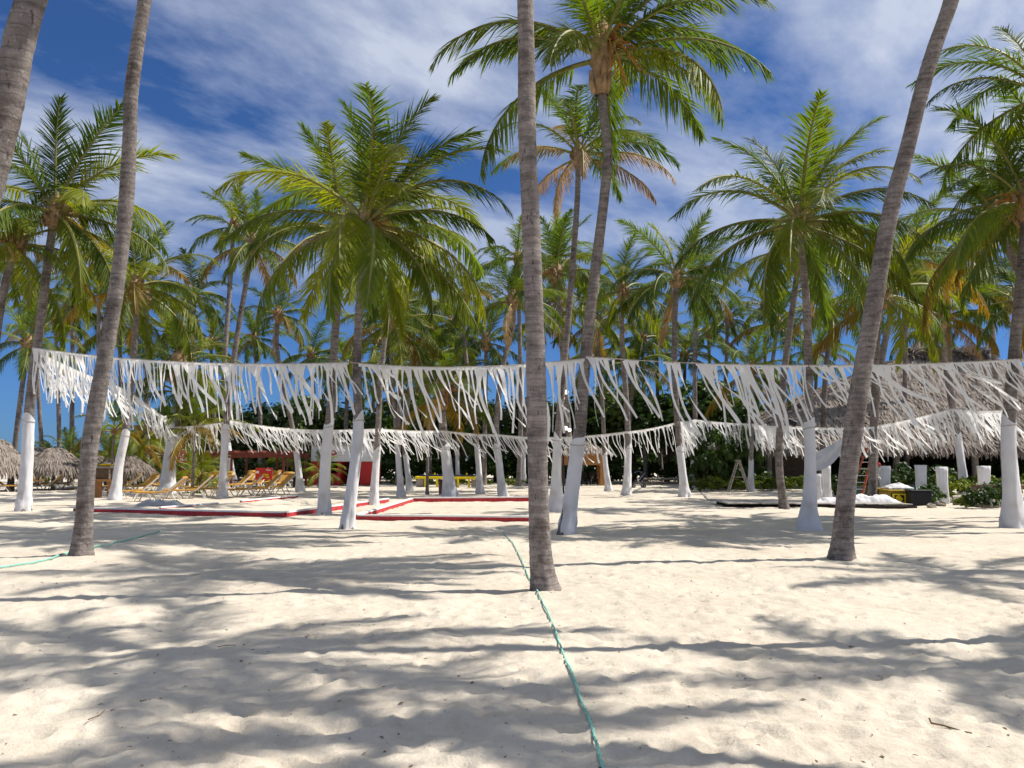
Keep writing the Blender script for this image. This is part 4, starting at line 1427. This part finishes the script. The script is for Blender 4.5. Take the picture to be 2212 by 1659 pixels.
YS = 55.2
p0, p1 = at(383, 979, YS), at(446, 999, YS)
sc_ = thing('hanging_sign', 'red banner sign with white slanted letters hung under the pergola beam', 'sign', ((p0.x + p1.x) / 2, YS, (p0.z + p1.z) / 2))
w_, h_ = p1.x - p0.x, p0.z - p1.z
MB().box((0, 0, 0), (w_, 0.05, h_), bev=0.01).obj('panel', 'redsign', sc_)
for tx, ch in ((-0.40, '\u00a1'), (-0.30, 'L'), (-0.15, 'o'), (0.02, 'o'), (0.19, 'k'), (0.41, 'a')):
    text(ch, (tx * w_, -0.03, -0.02 * w_ * tx), h_ * 1.05, 'white', sc_, 0.05, 0.25)
for s in (-1, 1):
    MB().bar((s * w_ * .4, 0, h_ * .5), (s * w_ * .4, 0.3, h_ * .5 + 0.35), 0.02).obj('hanger', 'black', sc_)
YS = 52
p0, p1 = at(552, 1011, YS), at(588, 1036, YS)
sg = thing('poster_board', 'square red poster board with yellow writing behind the loungers', 'sign', ((p0.x + p1.x) / 2, YS, 0))
w_, h_ = p1.x - p0.x, p0.z - p1.z
zc = (p0.z + p1.z) / 2
MB().box((0, 0, zc), (w_, 0.05, h_), bev=0.01).obj('panel', 'redsign', sg)
for s in (-1, 1):
    MB().box((s * w_ * .42, 0.06, zc / 2), (0.06, 0.06, zc + .1)).obj('post', 'brown', sg)
MB().box((-w_ * .38, -0.03, zc + h_ * .14), (w_ * .2, 0.01, h_ * .22), bev=0.004).obj('white_mark', 'white', sg)
for i, (dx, dz, wd, mt) in enumerate([(0.26, 0.33, .28, 'white'), (0.10, -0.05, .36, 'yellow'), (0.18, -0.19, .24, 'yellow'), (0.25, -0.31, .2, 'yellow')]):
    MB().box((dx * w_, -0.03, zc + dz * h_), (wd * w_, 0.01, h_ * .075), Matrix.Rotation(0.08, 3, 'Y')).obj('printed_line', mt, sg)

YK = 60
a, b = at(672, 962, YK), at(808, 1042, YK)
kw, kh = b.x - a.x, a.z
t = thing('beach_kiosk', 'white and red beach kiosk with a dark doorway behind the wrapped palms', 'kiosk', (a.x, YK, 0))
MB().box((kw / 2, 1.5, kh * .80), (kw, 3.0, kh * .40), bev=0.03).obj('upper_wall', 'white', t)
for x0, x1 in ((0, .22), (.42, .47), (.78, 1.0)):
    MB().box((kw * (x0 + x1) / 2, 1.5, kh * .31), (kw * (x1 - x0), 2.99, kh * .56)).obj('lower_wall', 'redsign', t)
MB().box((kw * .6, 2.6, kh * .3), (kw * .78, 0.1, kh * .56)).obj('back_panel', 'redbeam', t)
MB().box((kw * .32, 0.5, kh * .16), (kw * .2, 0.8, kh * .3), bev=.02).obj('counter', 'red', t)
MB().box((kw / 2, 1.5, kh + .06), (kw + .3, 3.3, 0.14), bev=.02).obj('roof_slab', 'concrete', t)
ov = MB().lathe([(0.0, 0.0), (0.30, 0.0), (0.30, 0.03), (0, 0.03)], 20).obj('oval_emblem', 'red', t, (kw * .33, -0.005, kh * .82))
ov.rotation_euler = (PI / 2, 0, 0)
ov.scale = (1.25, 0.62, 1)
MB().box((kw * .33, -0.04, kh * .82), (0.42, 0.01, 0.09)).obj('emblem_band', 'white', t)


# ------------------------------------------------------------------ yellow tables and bin
def ytable(x0, x1, label):
    X0, Y0 = gnd(x0, 1053)
    X1, _ = gnd(x1, 1053)
    w = X1 - X0
    h = px2m(22, Y0)
    t = thing('game_table', label, 'table', ((X0 + X1) / 2, Y0 + 0.7, gz(X0, Y0)))
    MB().box((0, -0.62, h - 0.05), (w, 0.12, 0.15), bev=.02).obj('front_rail', 'yellow', t)
    MB().box((0, 0.62, h - 0.05), (w, 0.12, 0.15), bev=.02).obj('rear_rail', 'yellow', t)
    for s in (-1, 1):
        MB().box((s * (w / 2 - .06), 0, h - 0.05), (0.12, 1.10, 0.15), bev=.02).obj('end_rail', 'yellow', t)
        MB().box((s * w * .18, -0.60, h / 2 - .1), (0.14, 0.12, h - .04), bev=.01).obj('leg', 'yellow', t)
        MB().box((s * w * .36, 0, h / 2 - .12), (w * .22, 0.9, h - .04), bev=.02).obj('concrete_support', 'concrete', t)
    MB().box((0, 0, h + 0.07), (w - .5, 1.0, 0.10), bev=.02).obj('board_top', 'navy', t)
    MB().box((w * .1, -0.4, h + 0.12), (0.09, 0.08, 0.26)).obj('net_post', 'yellow', t)


ytable(896, 966, 'yellow-framed game table with navy top left of the stout wrapped palm')
ytable(968, 1034, 'yellow-framed game table with navy top right of the stout wrapped palm')
X, Y = gnd(958, 1067)
t = thing('litter_bin', 'brown tapered litter bin leaning by the stout wrapped palm', 'bin', (X, Y, gz(X, Y)), R(12))
MB().box((0, 0, 0.32), (0.42, 0.42, 0.74), taper=1.18).obj('body', 'brown', t)
MB().box((0, 0, 0.715), (0.54, 0.54, 0.05), bev=.015).obj('rim', 'dark', t)

# ------------------------------------------------------------------ gazebo, chairs, stroller
YG = dep(1049)
a, b = at(1203, 1000, YG), at(1306, 1000, YG)
t = thing('wooden_gazebo', 'small orange timber gazebo with thatched top behind the twin wrapped trunks', 'gazebo', ((a.x + b.x) / 2, YG, 0))
gw = b.x - a.x
zb_, zt_ = at(1250, 1004, YG).z, at(1250, 980, YG).z
for sx in (-1, 1):
    for yy in (0, 2.4):
        MB().box((sx * (gw / 2 - .2), yy, zb_ / 2), (0.24, 0.24, zb_ + .1), bev=.01).obj('post', 'wood_orange', t)
    MB().box((sx * (gw / 2 - .2), 1.2, (zb_ + zt_) / 2), (0.10, 2.4, zt_ - zb_)).obj('side_fascia', 'wood_orange', t)
for k_ in range(4):
    MB().box((gw / 2 + .02 + .04 * k_, 0.3 + 0.5 * k_, zb_ / 2), (0.05, 0.30, zb_ + .1)).obj('plank', 'wood_orange', t)
fv = []
for i in range(13):
    u = -1 + 2 * i / 12
    x = u * gw / 2
    zt = zt_ + 0.25 * (1 - abs(u)) - 0.02
    fv += [(x, -0.15, zb_ - 0.02), (x, -0.15, zt), (x, -0.05, zb_ - 0.02), (x, -0.05, zt)]
ff = []
for i in range(12):
    o = 4 * i
    ff += [(o, o + 4, o + 5, o + 1), (o + 2, o + 3, o + 7, o + 6), (o + 1, o + 5, o + 7, o + 3), (o, o + 2, o + 6, o + 4)]
MB().add(fv, ff).obj('front_fascia', 'wood_orange', t)
rnd = random.Random(9)
mb = MB()
rz_ = zt_ + 1.0
cor = [Vector((-gw / 2 - .3, -.4, zt_ + .1)), Vector((gw / 2 + .3, -.4, zt_ + .1)), Vector((gw / 2 + .3, 2.8, zt_ + .1)), Vector((-gw / 2 - .3, 2.8, zt_ + .1))]
ap = Vector((0, 1.2, rz_))
mb.add(cor + [ap], [(0, 1, 4), (1, 2, 4), (2, 3, 4), (3, 0, 4), (0, 3, 2, 1)])
rf = mb.obj('roof', 'thatch_under', t)
sm = []
for (A_, B_) in ((0, 1), (1, 2), (3, 0)):
    nrm = (cor[B_] - cor[A_]).cross(ap - cor[A_]).normalized()
    dn = Vector((0, 0, -1)); dn = (dn - nrm * dn.dot(nrm)).normalized()
    for i in range(500):
        v = 1 - math.sqrt(1 - rnd.random() * .99)
        sm.append((cor[A_].lerp(cor[B_], rnd.random()).lerp(ap, v), nrm, dn))
tag(thatch_blades(sm, (0.3, 0.55), (0.05, 0.1), 10, 0.1).obj('thatch', 'thatch', rf), kind='stuff')


def make_chair():
    t = thing('dark_chair', '', 'chair')
    MB().box((0, 0, 0.44), (0.42, 0.42, 0.05), bev=.01).obj('seat', 'dark', t)
    MB().box((0, 0.20, 0.72), (0.42, 0.04, 0.42), bev=.01).obj('backrest', 'dark', t)
    for sx in (-1, 1):
        for sy in (-1, 1):
            l = MB().box((sx * .18, sy * .18, 0.21), (0.04, 0.04, 0.42)).obj('leg', 'dark', t)
            MB().box((sx * .18, sy * .18, 0.03), (0.06, 0.06, 0.06), bev=.008).obj('foot_cap', 'white', l)
    return t


ch = make_chair()
for i, px in enumerate((1262, 1272, 1282, 1291, 1226, 1213)):
    o = ch if i == 0 else copy_tree(ch)
    p = at(px, 1040, YG + 0.8 + 0.35 * (i % 2))
    o.location = (p.x, p.y, gz(p.x, p.y)); o.rotation_euler = (0, 0, R(15 * i))
    tag(o, 'small dark chair with white foot caps under the wooden gazebo', 'chair', 'dark chairs under the gazebo')

X, Y = gnd(1378, 1053)
t = thing('baby_stroller', 'dark folding baby stroller standing on the sand near the stone wall', 'stroller', (X, Y, gz(X, Y)), R(10))
MB().box((0, 0, 0.42), (0.42, 0.36, 0.08), bev=.02).obj('seat', 'black', t)
MB().box((0.2, 0, 0.66), (0.08, 0.36, 0.46), Matrix.Rotation(R(18), 3, 'Y'), bev=.02).obj('backrest', 'navy', t)
hd = MB()
for i in range(6):
    a0 = R(-10 + 28 * i)
    hd.box((0.05 + 0.28 * math.cos(a0), 0, 0.76 + 0.28 * math.sin(a0)), (0.15, 0.38, 0.02), Matrix.Rotation(-(a0 + PI / 2), 3, 'Y'))
hd.obj('hood', 'navy', t)
for s in (-1, 1):
    MB().bar((-0.32, s * .2, 0.1), (0.42, s * .2, 0.95), 0.025).obj('frame_tube', 'metal', t)
    MB().bar((0.34, s * .2, 0.1), (-0.1, s * .2, 0.5), 0.025).obj('frame_tube', 'metal', t)
    for x in (-0.34, 0.36):
        wl = MB().lathe([(0.05, -.02), (0.10, -.02), (0.115, 0), (0.10, .02), (0.05, .02)], 16).obj('wheel', 'black', t, (x, s * .23, 0.11))
        wl.rotation_euler = (PI / 2, 0, 0)
        MB().lathe([(0.0, -.015), (0.06, -.015), (0.06, .015), (0, .015)], 10).obj('hub', 'metal', wl)
MB().bar((0.42, -.2, 0.95), (0.42, .2, 0.95), 0.03).obj('push_handle', 'black', t)


def rock_mesh(seed):
    rnd = random.Random(seed)
    mb = MB()
    n, m_ = 9, 6
    vs, fs = [], []
    for i in range(m_ + 1):
        th = PI * i / m_
        for j in range(n):
            a = 2 * PI * j / n
            r = 1 + rnd.uniform(-.25, .2)
            vs.append((r * math.sin(th) * math.cos(a), r * math.sin(th) * math.sin(a) * .8, r * math.cos(th) * .6))
    for i in range(m_):
        for j in range(n):
            j2 = (j + 1) % n
            fs.append((i * n + j, (i + 1) * n + j, (i + 1) * n + j2, i * n + j2))
    return mb.add(vs, fs).mesh('stone', 'stone')


ROCK = [rock_mesh(s) for s in range(5)]
wl = thing('stone_wall', 'low rough stone wall at the edge of the sand behind the stroller', 'wall', (*gnd(1425, 1047), 0))
wx0 = wl.location.x
for i in range(34):
    px = 1392 + (i % 17) * 4.3
    p = at(px, 1040, wl.location.y)
    o = link('stone', ROCK[i % 5], wl, (p.x - wx0, random.uniform(-.1, .1), 0.14 + 0.26 * (i // 17)), random.uniform(0, 6))
    s = random.uniform(0.13, 0.19)
    o.scale = (s, s, s)
for i, (x, y, s) in enumerate([(2056, 1086, .25), (2072, 1092, .3), (2090, 1086, .3), (2104, 1096, .34), (2122, 1088, .28), (2136, 1098, .36), (2150, 1090, .26), (2166, 1096, .28), (2030, 1094, .22), (2012, 1098, .2), (2178, 1088, .3)]):
    X, Y = gnd(x, y)
    o = link('coral_rock', ROCK[i % 5], None, (X, Y, gz(X, Y) + s * .25), i * 1.1)
    o.scale = (s, s, s)
    tag(o, 'rough coral rock edging the plant bed before the draped stands', 'rock', 'coral rocks edging the bed')

# ------------------------------------------------------------------ ladders
X, Y = gnd(1596, 1062)
hL = px2m(67, Y)
t = thing('step_ladder', 'pale wooden folding A-frame step ladder standing open on the sand', 'ladder', (X, Y, gz(X, Y)), R(6))
for s in (-.16, .16):
    MB().bar((-0.62, s, -0.03), (-0.03, s * .8, hL), 0.06, 0.04).obj('front_rail', 'wood_pale', t)
    MB().bar((0.62, s, -0.03), (0.05, s * .8, hL), 0.08, 0.05).obj('rear_rail', 'wood_pale', t)
MB().box((0, 0, hL + .02), (0.22, 0.40, 0.05), bev=.01).obj('top_step', 'wood_pale', t)
for i in range(1, 6):
    f = i / 6
    MB().box((-0.62 + 0.59 * f, 0, hL * f), (0.09, 0.34, 0.03)).obj('step', 'wood_pale', t)
MB().bar((-0.34, -.15, hL * .48), (0.34, -.15, hL * .48), 0.05, 0.03).obj('spreader', 'wood_pale', t)

p0 = at(1858, 1083, dep(1084))
YL = p0.y
top_ = at(1886, 966, YL + .5)
t = thing('red_ladder', 'red-railed ladder with grey rungs propped against the dark palm trunk', 'ladder', (p0.x, YL, gz(p0.x, YL)))
tl = top_ - p0
off = Vector((-px2m(22, YL), 0.05, 0))
MB().bar((0, 0, -.03), (tl.x, tl.y, tl.z), 0.10, 0.05).obj('side_rail', 'ladder', t)
MB().bar(off + Vector((-.05, 0.3, -.03)), Vector((tl.x - px2m(12, YL), tl.y + .1, tl.z)), 0.09, 0.05).obj('side_rail', 'ladder', t)
for i in range(1, 8):
    f = i / 8
    A_ = Vector((0, 0, 0)).lerp(tl, f)
    B_ = (off + Vector((-.05, .3, 0))).lerp(Vector((tl.x - px2m(12, YL), tl.y + .1, tl.z)), f)
    MB().bar(A_, B_, 0.06, 0.035).obj('rung', 'metal', t)
MB().box(tl + Vector((-.12, 0.02, .02)), (0.36, 0.24, 0.04), bev=.01).obj('cap', 'ladder', t)

# ------------------------------------------------------------------ deck with cloth heaps and stored boxes
X0, Y0 = gnd(1540, 1090)
X1, Y1 = gnd(1988, 1101)
t = thing('low_deck', 'low grey wooden plank deck laid on the sand under the skirted palm', 'deck', (X0, min(Y0, Y1), 0.04))
dw = X1 - X0
npl = 16
for i in range(npl):
    x = dw * (i + .5) / npl
    pl_ = MB().box((x, 2.0 - 0.9 * i / npl + 1.0, 0.11 + 0.004 * math.sin(i * 2.7)), (dw / npl - 0.018, 3.6 - .5 * abs(math.sin(i)), 0.035), bev=.006).obj('plank', 'wood_grey', t)
MB().bar((0, 2.1, 0.02), (dw, 0.25, 0.02), 0.14, 0.1).obj('edge_beam', 'dark', t)
MB().bar((0.2, 3.9, 0.02), (dw - .2, 2.6, 0.02), 0.10, 0.1).obj('joist', 'dark', t)


def heap(x, y, w, d, h, mat, name, label, cat, seed, Y=None, z0=None):
    X, Yg = gnd(x, y)
    n, m_ = 44, 20
    rnd = np.random.RandomState(seed)
    vs, fs = [], []
    for i in range(m_ + 1):
        for j in range(n + 1):
            u, v = j / n * 2 - 1, i / m_ * 2 - 1
            e = max(0, 1 - u * u) ** .6 * max(0, 1 - v * v) ** .6
            xx, yy = u * w / 2, v * d / 2
            z = h * e * (0.35 + 1.5 * (0.5 - abs(float(vnoise(xx + seed * 7, yy, 0.42)))) * (0.6 + float(vnoise(xx, yy + seed, 0.3))) + 0.5 * (0.5 - 2 * abs(float(vnoise(xx + seed, yy, 0.16)))))
            vs.append((xx, yy, max(float(z), 0) + 0.0))
    for i in range(m_):
        for j in range(n):
            q = i * (n + 1) + j
            fs.append((q, q + 1, q + n + 2, q + n + 1))
    zz_ = z0 if z0 is not None else gz(X, Yg)
    o = MB().add(vs, fs).obj(name, mat, None, (X, Yg, zz_), True)
    return tag(o, label, cat)


heap(1800, 1094, 1.5, 0.9, 0.22, 'cloth', 'cloth_heap', 'crumpled white cloth heap on the deck beside the skirted palm', 'cloth', 3, z0=0.165)
heap(1884, 1094, 1.9, 0.9, 0.30, 'cloth', 'cloth_heap', 'long crumpled white cloth heap at the foot of the red ladder', 'cloth', 4, z0=0.165)
heap(345, 1092, 1.6, 1.0, 0.26, 'sheer', 'sand_mound_cloth', 'grey-white cloth mound lying on the sand before the loungers', 'cloth', 6)


def crate(x, y, w, h, d, mat, label, pattern=False, name='storage_box', cat='box', rz=0):
    X, Y = gnd(x, y)
    wm, hm = px2m(w, Y), px2m(h, Y)
    t = thing(name, label, cat, (X, Y, gz(X, Y)), R(rz))
    MB().box((0, d / 2, hm / 2 - .02), (wm, d, hm + .04), bev=.015).obj('body', mat, t)
    MB().box((0, d / 2, hm + .03), (wm + .05, d + .05, 0.05), bev=.015).obj('lid', mat, t)
    if pattern:
        for k_, (s, mt) in enumerate(((.84, 'black'), (.70, 'yellow'), (.50, 'black'), (.34, 'yellow'))):
            MB().box((0, -0.006 - .004 * k_, hm * .52), (wm * s, 0.008, hm * s * .95), Matrix.Rotation(0 if k_ < 3 else PI / 4, 3, 'Y')).obj('painted_square', mt, t)
    return t


M['ochre'] = simple('ochre_paint', (0.30, 0.20, 0.01), 0.6, 0.2, 6)
crate(1943, 1092, 42, 30, .9, 'ochre', 'ochre box painted with black squares beside the cloth heap', True)
crate(1908, 1088, 24, 30, .8, 'ochre', 'dim ochre box behind the dark palm trunk', True)
crate(1890, 1080, 54, 26, .8, 'greenbox', 'dark green storage chest beneath the red-capped person')
crate(1992, 1094, 42, 30, .8, 'black', 'black storage case between the ochre box and the draped stands', rz=-6)
heap(1985, 1089, 1.6, 1.0, 1.0, 'greenbox', 'tarpaulin', 'crumpled dark green tarpaulin bundle behind the black case', 'tarpaulin', 9)
heap(1940, 1089, 1.0, 0.8, 0.20, 'cloth', 'folded_sheet', 'white sheet folded on top of the ochre box', 'cloth', 12, z0=px2m(31, dep(1092)) + 0.08)


def stand(x0, x1, yt, yb, label, seed):
    xc = (x0 + x1) / 2
    X, Y = gnd(xc, yb)
    w = px2m(x1 - x0, Y) * 0.84
    h = at(xc, yt, Y).z
    n, m_ = 28, 10
    rnd = random.Random(seed)
    ph = rnd.uniform(0, 6)
    t = thing('draped_stand', label, 'stand', (X, Y, 0))
    vs, fs = [], []
    for i in range(m_ + 1):
        f = i / m_
        for j in range(n):
            a = 2 * PI * j / n
            # rounded square section
            c_, s_ = math.cos(a), math.sin(a)
            k_ = 1 / max(abs(c_), abs(s_)) ** .75
            r = w * .5 * (1 + 0.08 * f - .14 * math.sin(PI * f)) * (1 + (0.02 + 0.07 * f) * math.sin(7 * a + ph + 2 * f))
            vs.append((r * k_ * c_, r * k_ * s_ * .9, h - h * f))
    for i in range(m_):
        for j in range(n):
            j2 = (j + 1) % n
            fs.append((i * n + j, (i + 1) * n + j, (i + 1) * n + j2, i * n + j2))
    fs.append(tuple(range(n)))
    MB().add(vs, fs).obj('drape', 'cloth', t, smooth=True)
    MB().box((0, 0, h + .005), (w * .95, w * .85, 0.05), bev=.02).obj('top_board', 'white', t)


stand(1978, 2004, 1006, 1072, 'white draped stand with a creased front behind the black case', 1)
stand(2024, 2050, 1010, 1088, 'tall plain white draped stand between the rocks and the black case', 2)
stand(2114, 2142, 1008, 1080, 'grey-white draped stand partly covered by the wooden rail', 3)
stand(1904, 1926, 1008, 1070, 'white draped stand half hidden by leaves below the red cap', 4)
stand(1776, 1797, 1007, 1078, 'white draped stand close by the skirted palm', 5)
stand(1758, 1776, 1025, 1076, 'low grey-white draped stand hidden behind the flared skirt', 6)

# sheer swag tied from the skirted palm
a = at(1764, 985, y6 - .1)
n, m_ = 18, 8
vs, fs = [], []
for i in range(n + 1):
    u = i / n
    for j in range(m_ + 1):
        v = j / m_
        xt = 1758 + (1838 - 1758) * u
        yt = 978 - 46 * u ** 1.7 - 4 * math.sin(PI * u)
        yb = 1018 - 70 * u ** 1.9 + 0 * u
        yy = yt + (yb - yt) * v
        p = at(xt, yy, y6 + 0.1 + 1.6 * u)
        p.y += 0.10 * math.sin(v * 9 + u * 5) * (1 - u * .5)
        vs.append(tuple(p - a))
for i in range(n):
    for j in range(m_):
        q = i * (m_ + 1) + j
        fs.append((q, q + m_ + 1, q + m_ + 2, q + 1))
tag(MB().add(vs, fs).obj('cloth_swag', 'sheer', None, a, True), 'sheer grey cloth swag stretched sideways from the skirted palm', 'cloth')

# wooden rail on the right
X, Y = gnd(2150, 1090)
p0, p1 = at(2098, 1052, Y), at(2290, 1052, Y)
t = thing('wooden_rail', 'rough dark log rail on posts in front of the plant bed', 'rail', (p0.x, Y, 0))
MB().tube([(0, 0, p0.z), ((p1.x - p0.x) / 2, .03, p0.z + .03), (p1.x - p0.x, 0, p0.z)], [0.075, 0.085, 0.08], 9).obj('log', 'wood', t, smooth=True)
for x in (0.15, 1.2, 2.3):
    MB().tube([(x, 0, -.1), (x, 0, p0.z)], 0.06, 8).obj('post', 'wood', t, smooth=True)

# floodlight on the bare palm, lamp with globes
P5 = PALM['Z5']
p = at(1710, 914, P5['base'].y - .1)
t = thing('floodlight', 'black box floodlight clamped to the bare palm by the deck', 'floodlight', p)
MB().box((0, 0, 0), (0.30, 0.24, 0.17), Matrix.Rotation(R(25), 3, 'Y'), bev=.02).obj('housing', 'black', t)
MB().box((0.03, 0, 0.10), (0.30, 0.25, 0.02), Matrix.Rotation(R(25), 3, 'Y')).obj('visor', 'white', t)
cx_, cy_ = P5['cen'](p.z)
MB().bar((0, 0, 0), (P5['base'].x + cx_ - p.x, P5['base'].y + cy_ - p.y, 0.02), 0.04).obj('bracket', 'metal', t)
YB = 46
p = at(1217, 1040, YB)
t = thing('globe_lamp', 'lamp post with round white globe lights behind the twin palm trunks', 'lamp', (p.x, YB, 0))
zt = at(1217, 850, YB).z
MB().tube([(0, 0, -.1), (0, 0, zt)], 0.05, 8).obj('post', 'black', t, smooth=True)
for x, y, r in ((1213, 860, .17), (1223, 847, .12), (1222, 925, .11), (1230, 929, .10)):
    q = at(x, y, YB)
    MB().bar((0, 0, q.z - .15), (q.x - p.x, 0, q.z - r * .6), 0.03).obj('arm', 'black', t)
    g_ = MB().lathe([(r * math.sin(PI * i / 10), -r * math.cos(PI * i / 10)) for i in range(11)], 14).obj('globe', 'globe', t, (q.x - p.x, -.02, q.z), True)


# ------------------------------------------------------------------ person
def person():
    X, Y = gnd(1915, 1066)
    Y += 0.9
    hz_ = at(1915, 999, Y).z
    t = thing('person', 'person in a red cap sitting behind the leaf-covered draped stand', 'person', (X, Y, 0))
    b = hz_ - 1.30   # seat offset so the cap top meets its height
    J = [((0, 0, .58), .15), ((0, 0, .78), .145), ((0, -.02, .98), .16), ((0, -.01, 1.07), .07), ((0, -.02, 1.15), .075), ((0, -.03, 1.24), .085),
         ((.19, -.01, 1.0), .07), ((.25, -.08, .78), .052), ((.16, -.30, .70), .040), ((.12, -.38, .69), .034),
         ((-.19, -.01, 1.0), .07), ((-.25, -.08, .78), .052), ((-.16, -.30, .70), .040), ((-.12, -.38, .69), .034),
         ((.10, -.05, .55), .10), ((.12, -.46, .52), .075), ((.12, -.48, .08), .05), ((.12, -.60, .04), .04),
         ((-.10, -.05, .55), .10), ((-.12, -.46, .52), .075), ((-.12, -.48, .08), .05), ((-.12, -.60, .04), .04)]
    E = [(0, 1), (1, 2), (2, 3), (3, 4), (4, 5), (2, 6), (6, 7), (7, 8), (8, 9), (2, 10), (10, 11), (11, 12), (12, 13), (0, 14), (14, 15), (15, 16), (16, 17), (0, 18), (18, 19), (19, 20), (20, 21)]
    me_ = bpy.data.meshes.new('body')
    me_.from_pydata([j[0] for j in J], E, [])
    me_.materials.append(M['shirt'])
    o = link('body', me_, t, (0, 0, b * 0.0))
    sk = o.modifiers.new('skin', 'SKIN')
    o.modifiers.new('sub', 'SUBSURF').levels = 2
    o.modifiers['sub'].render_levels = 2
    for v, j in zip(me_.skin_vertices[0].data, J):
        v.radius = (j[1], j[1])
    me_.skin_vertices[0].data[0].use_root = True
    hd = MB().lathe([(0.0, -.12), (.05, -.115), (.075, -.07), (.085, 0), (.08, .06), (.05, .105), (0, .12)], 16).obj('head', 'skin', t, (0, -.035, 1.22), True)
    MB().tube([(0, -.085, .01), (0, -.108, -.025), (0, -.085, -.035)], [.012, .017, .010], 6).obj('nose', 'skin', hd)
    for s in (-1, 1):
        MB().lathe([(0, -.028), (.014, -.018), (.018, 0), (.014, .018), (0, .028)], 8, (s * .086, .005, 0)).obj('ear', 'skin', hd, smooth=True)
        MB().lathe([(0, -.009), (.009, 0), (0, .009)], 8, (s * .032, -.079, .018)).obj('eye', 'black', hd)
    cp = MB().lathe([(.097, -.01), (.10, .03), (.088, .08), (.05, .115), (0, .125)], 16).obj('cap', 'cap', t, (0, -.035, 1.245), True)
    MB().box((0, -.135, 0.0), (.15, .12, .012), bev=.005).obj('peak', 'cap', cp)
    MB().box((0, .05, .40), (.5, .5, .06)).obj('stool_seat', 'wood', thing('stool', 'wooden stool under the person in the red cap', 'stool', (X, Y, 0)))
    st = [o2 for o2 in bpy.data.objects if o2.name.startswith('stool') and o2.type == 'EMPTY'][-1]
    for sx in (-1, 1):
        for sy in (-1, 1):
            MB().box((sx * .2, .05 + sy * .2, .18), (.05, .05, .38)).obj('leg', 'wood', st)
    dz = hz_ - 1.37
    t.location.z = dz
    st.location.z = dz
    return t


person()


# ------------------------------------------------------------------ ropes and litter on the sand
def rope(pts, rad, label):
    W = [Vector((*gnd(*p), 0)) for p in pts]
    path = smooth_path(W, 26)
    mb = MB()
    for ph in (0, PI):
        line = []
        s = 0
        for i, p in enumerate(path):
            if i:
                s += (p - path[i - 1]).length
            d = (path[min(i + 1, len(path) - 1)] - path[max(i - 1, 0)]).normalized()
            sd = Vector((-d.y, d.x, 0))
            a = s * 2 * PI / 0.16 + ph
            z = gz(p.x, p.y) + rad * 0.9 + 0.012
            line.append(Vector((p.x, p.y, z)) + (sd * math.cos(a) + Vector((0, 0, 1)) * math.sin(a)) * rad * .55)
        mb.tube(line, rad * .72, 6)
    o0 = path[0]
    mb.v = [(x - o0.x, y - o0.y, z) for x, y, z in mb.v]
    return tag(mb.obj('rope', 'rope', None, (o0.x, o0.y, 0), True), label, 'rope')


rope([(1322, 1720), (1300, 1659), (1272, 1560), (1240, 1480), (1218, 1420), (1192, 1350), (1165, 1290), (1143, 1250), (1128, 1215), (1110, 1180), (1088, 1152)], 0.0092, 'long green twisted rope lying past the foot of the bare straight trunk')
rope([(-60, 1247), (0, 1234), (60, 1224), (110, 1213), (150, 1200), (205, 1188), (260, 1176), (310, 1162), (348, 1150)], 0.014, 'green rope lying behind the foot of the kinked bare trunk')

rnd = random.Random(77)
mb = MB()
for i in range(1700):
    Y = 4.2 + 16 * rnd.random() ** 1.4
    X = rnd.uniform(-0.62, 0.62) * Y
    z = gz(X, Y) + 0.006
    a = rnd.uniform(0, PI)
    L = rnd.choice((rnd.uniform(.006, .014), rnd.uniform(.01, .025), rnd.uniform(.02, .06)))
    w = L * rnd.uniform(.15, .6)
    u = Vector((math.cos(a), math.sin(a), rnd.uniform(-.15, .25)))
    v = Vector((-math.sin(a), math.cos(a), rnd.uniform(-.1, .3)))
    c = Vector((X, Y, z))
    mb.add([c - u * L / 2, c + v * w / 2 + Vector((0, 0, .004)), c + u * L / 2, c - v * w / 2 + Vector((0, 0, .004))], [(0, 1, 2, 3)])
tag(mb.obj('leaf_litter', 'litter', None), 'small dry leaf scraps scattered over the sand', 'litter', None, 'stuff')


def twig(pts, label, r=0.006):
    W = [Vector((*gnd(*p), 0)) for p in pts]
    o0 = W[0].copy()
    W = [Vector((p.x - o0.x, p.y - o0.y, gz(p.x, p.y) + 0.012 + (0.02 if i == 0 else 0))) for i, p in enumerate(W)]
    tag(MB().tube(W, [r * (1 - .5 * i / len(W)) for i in range(len(W))], 6).obj('twig', 'litter', None, (o0.x, o0.y, 0), True), label, 'twig')


twig([(2008, 1566), (2012, 1570), (2040, 1578), (2078, 1592), (2100, 1598)], 'long bent brown twig lying on the shaded sand', 0.007)
twig([(190, 1578), (215, 1560), (226, 1545)], 'fine curved stalk lying on the sunlit sand', 0.004)
twig([(470, 1410), (492, 1402), (510, 1402)], 'short pale stalk on the sand beyond the wide shadow', 0.004)
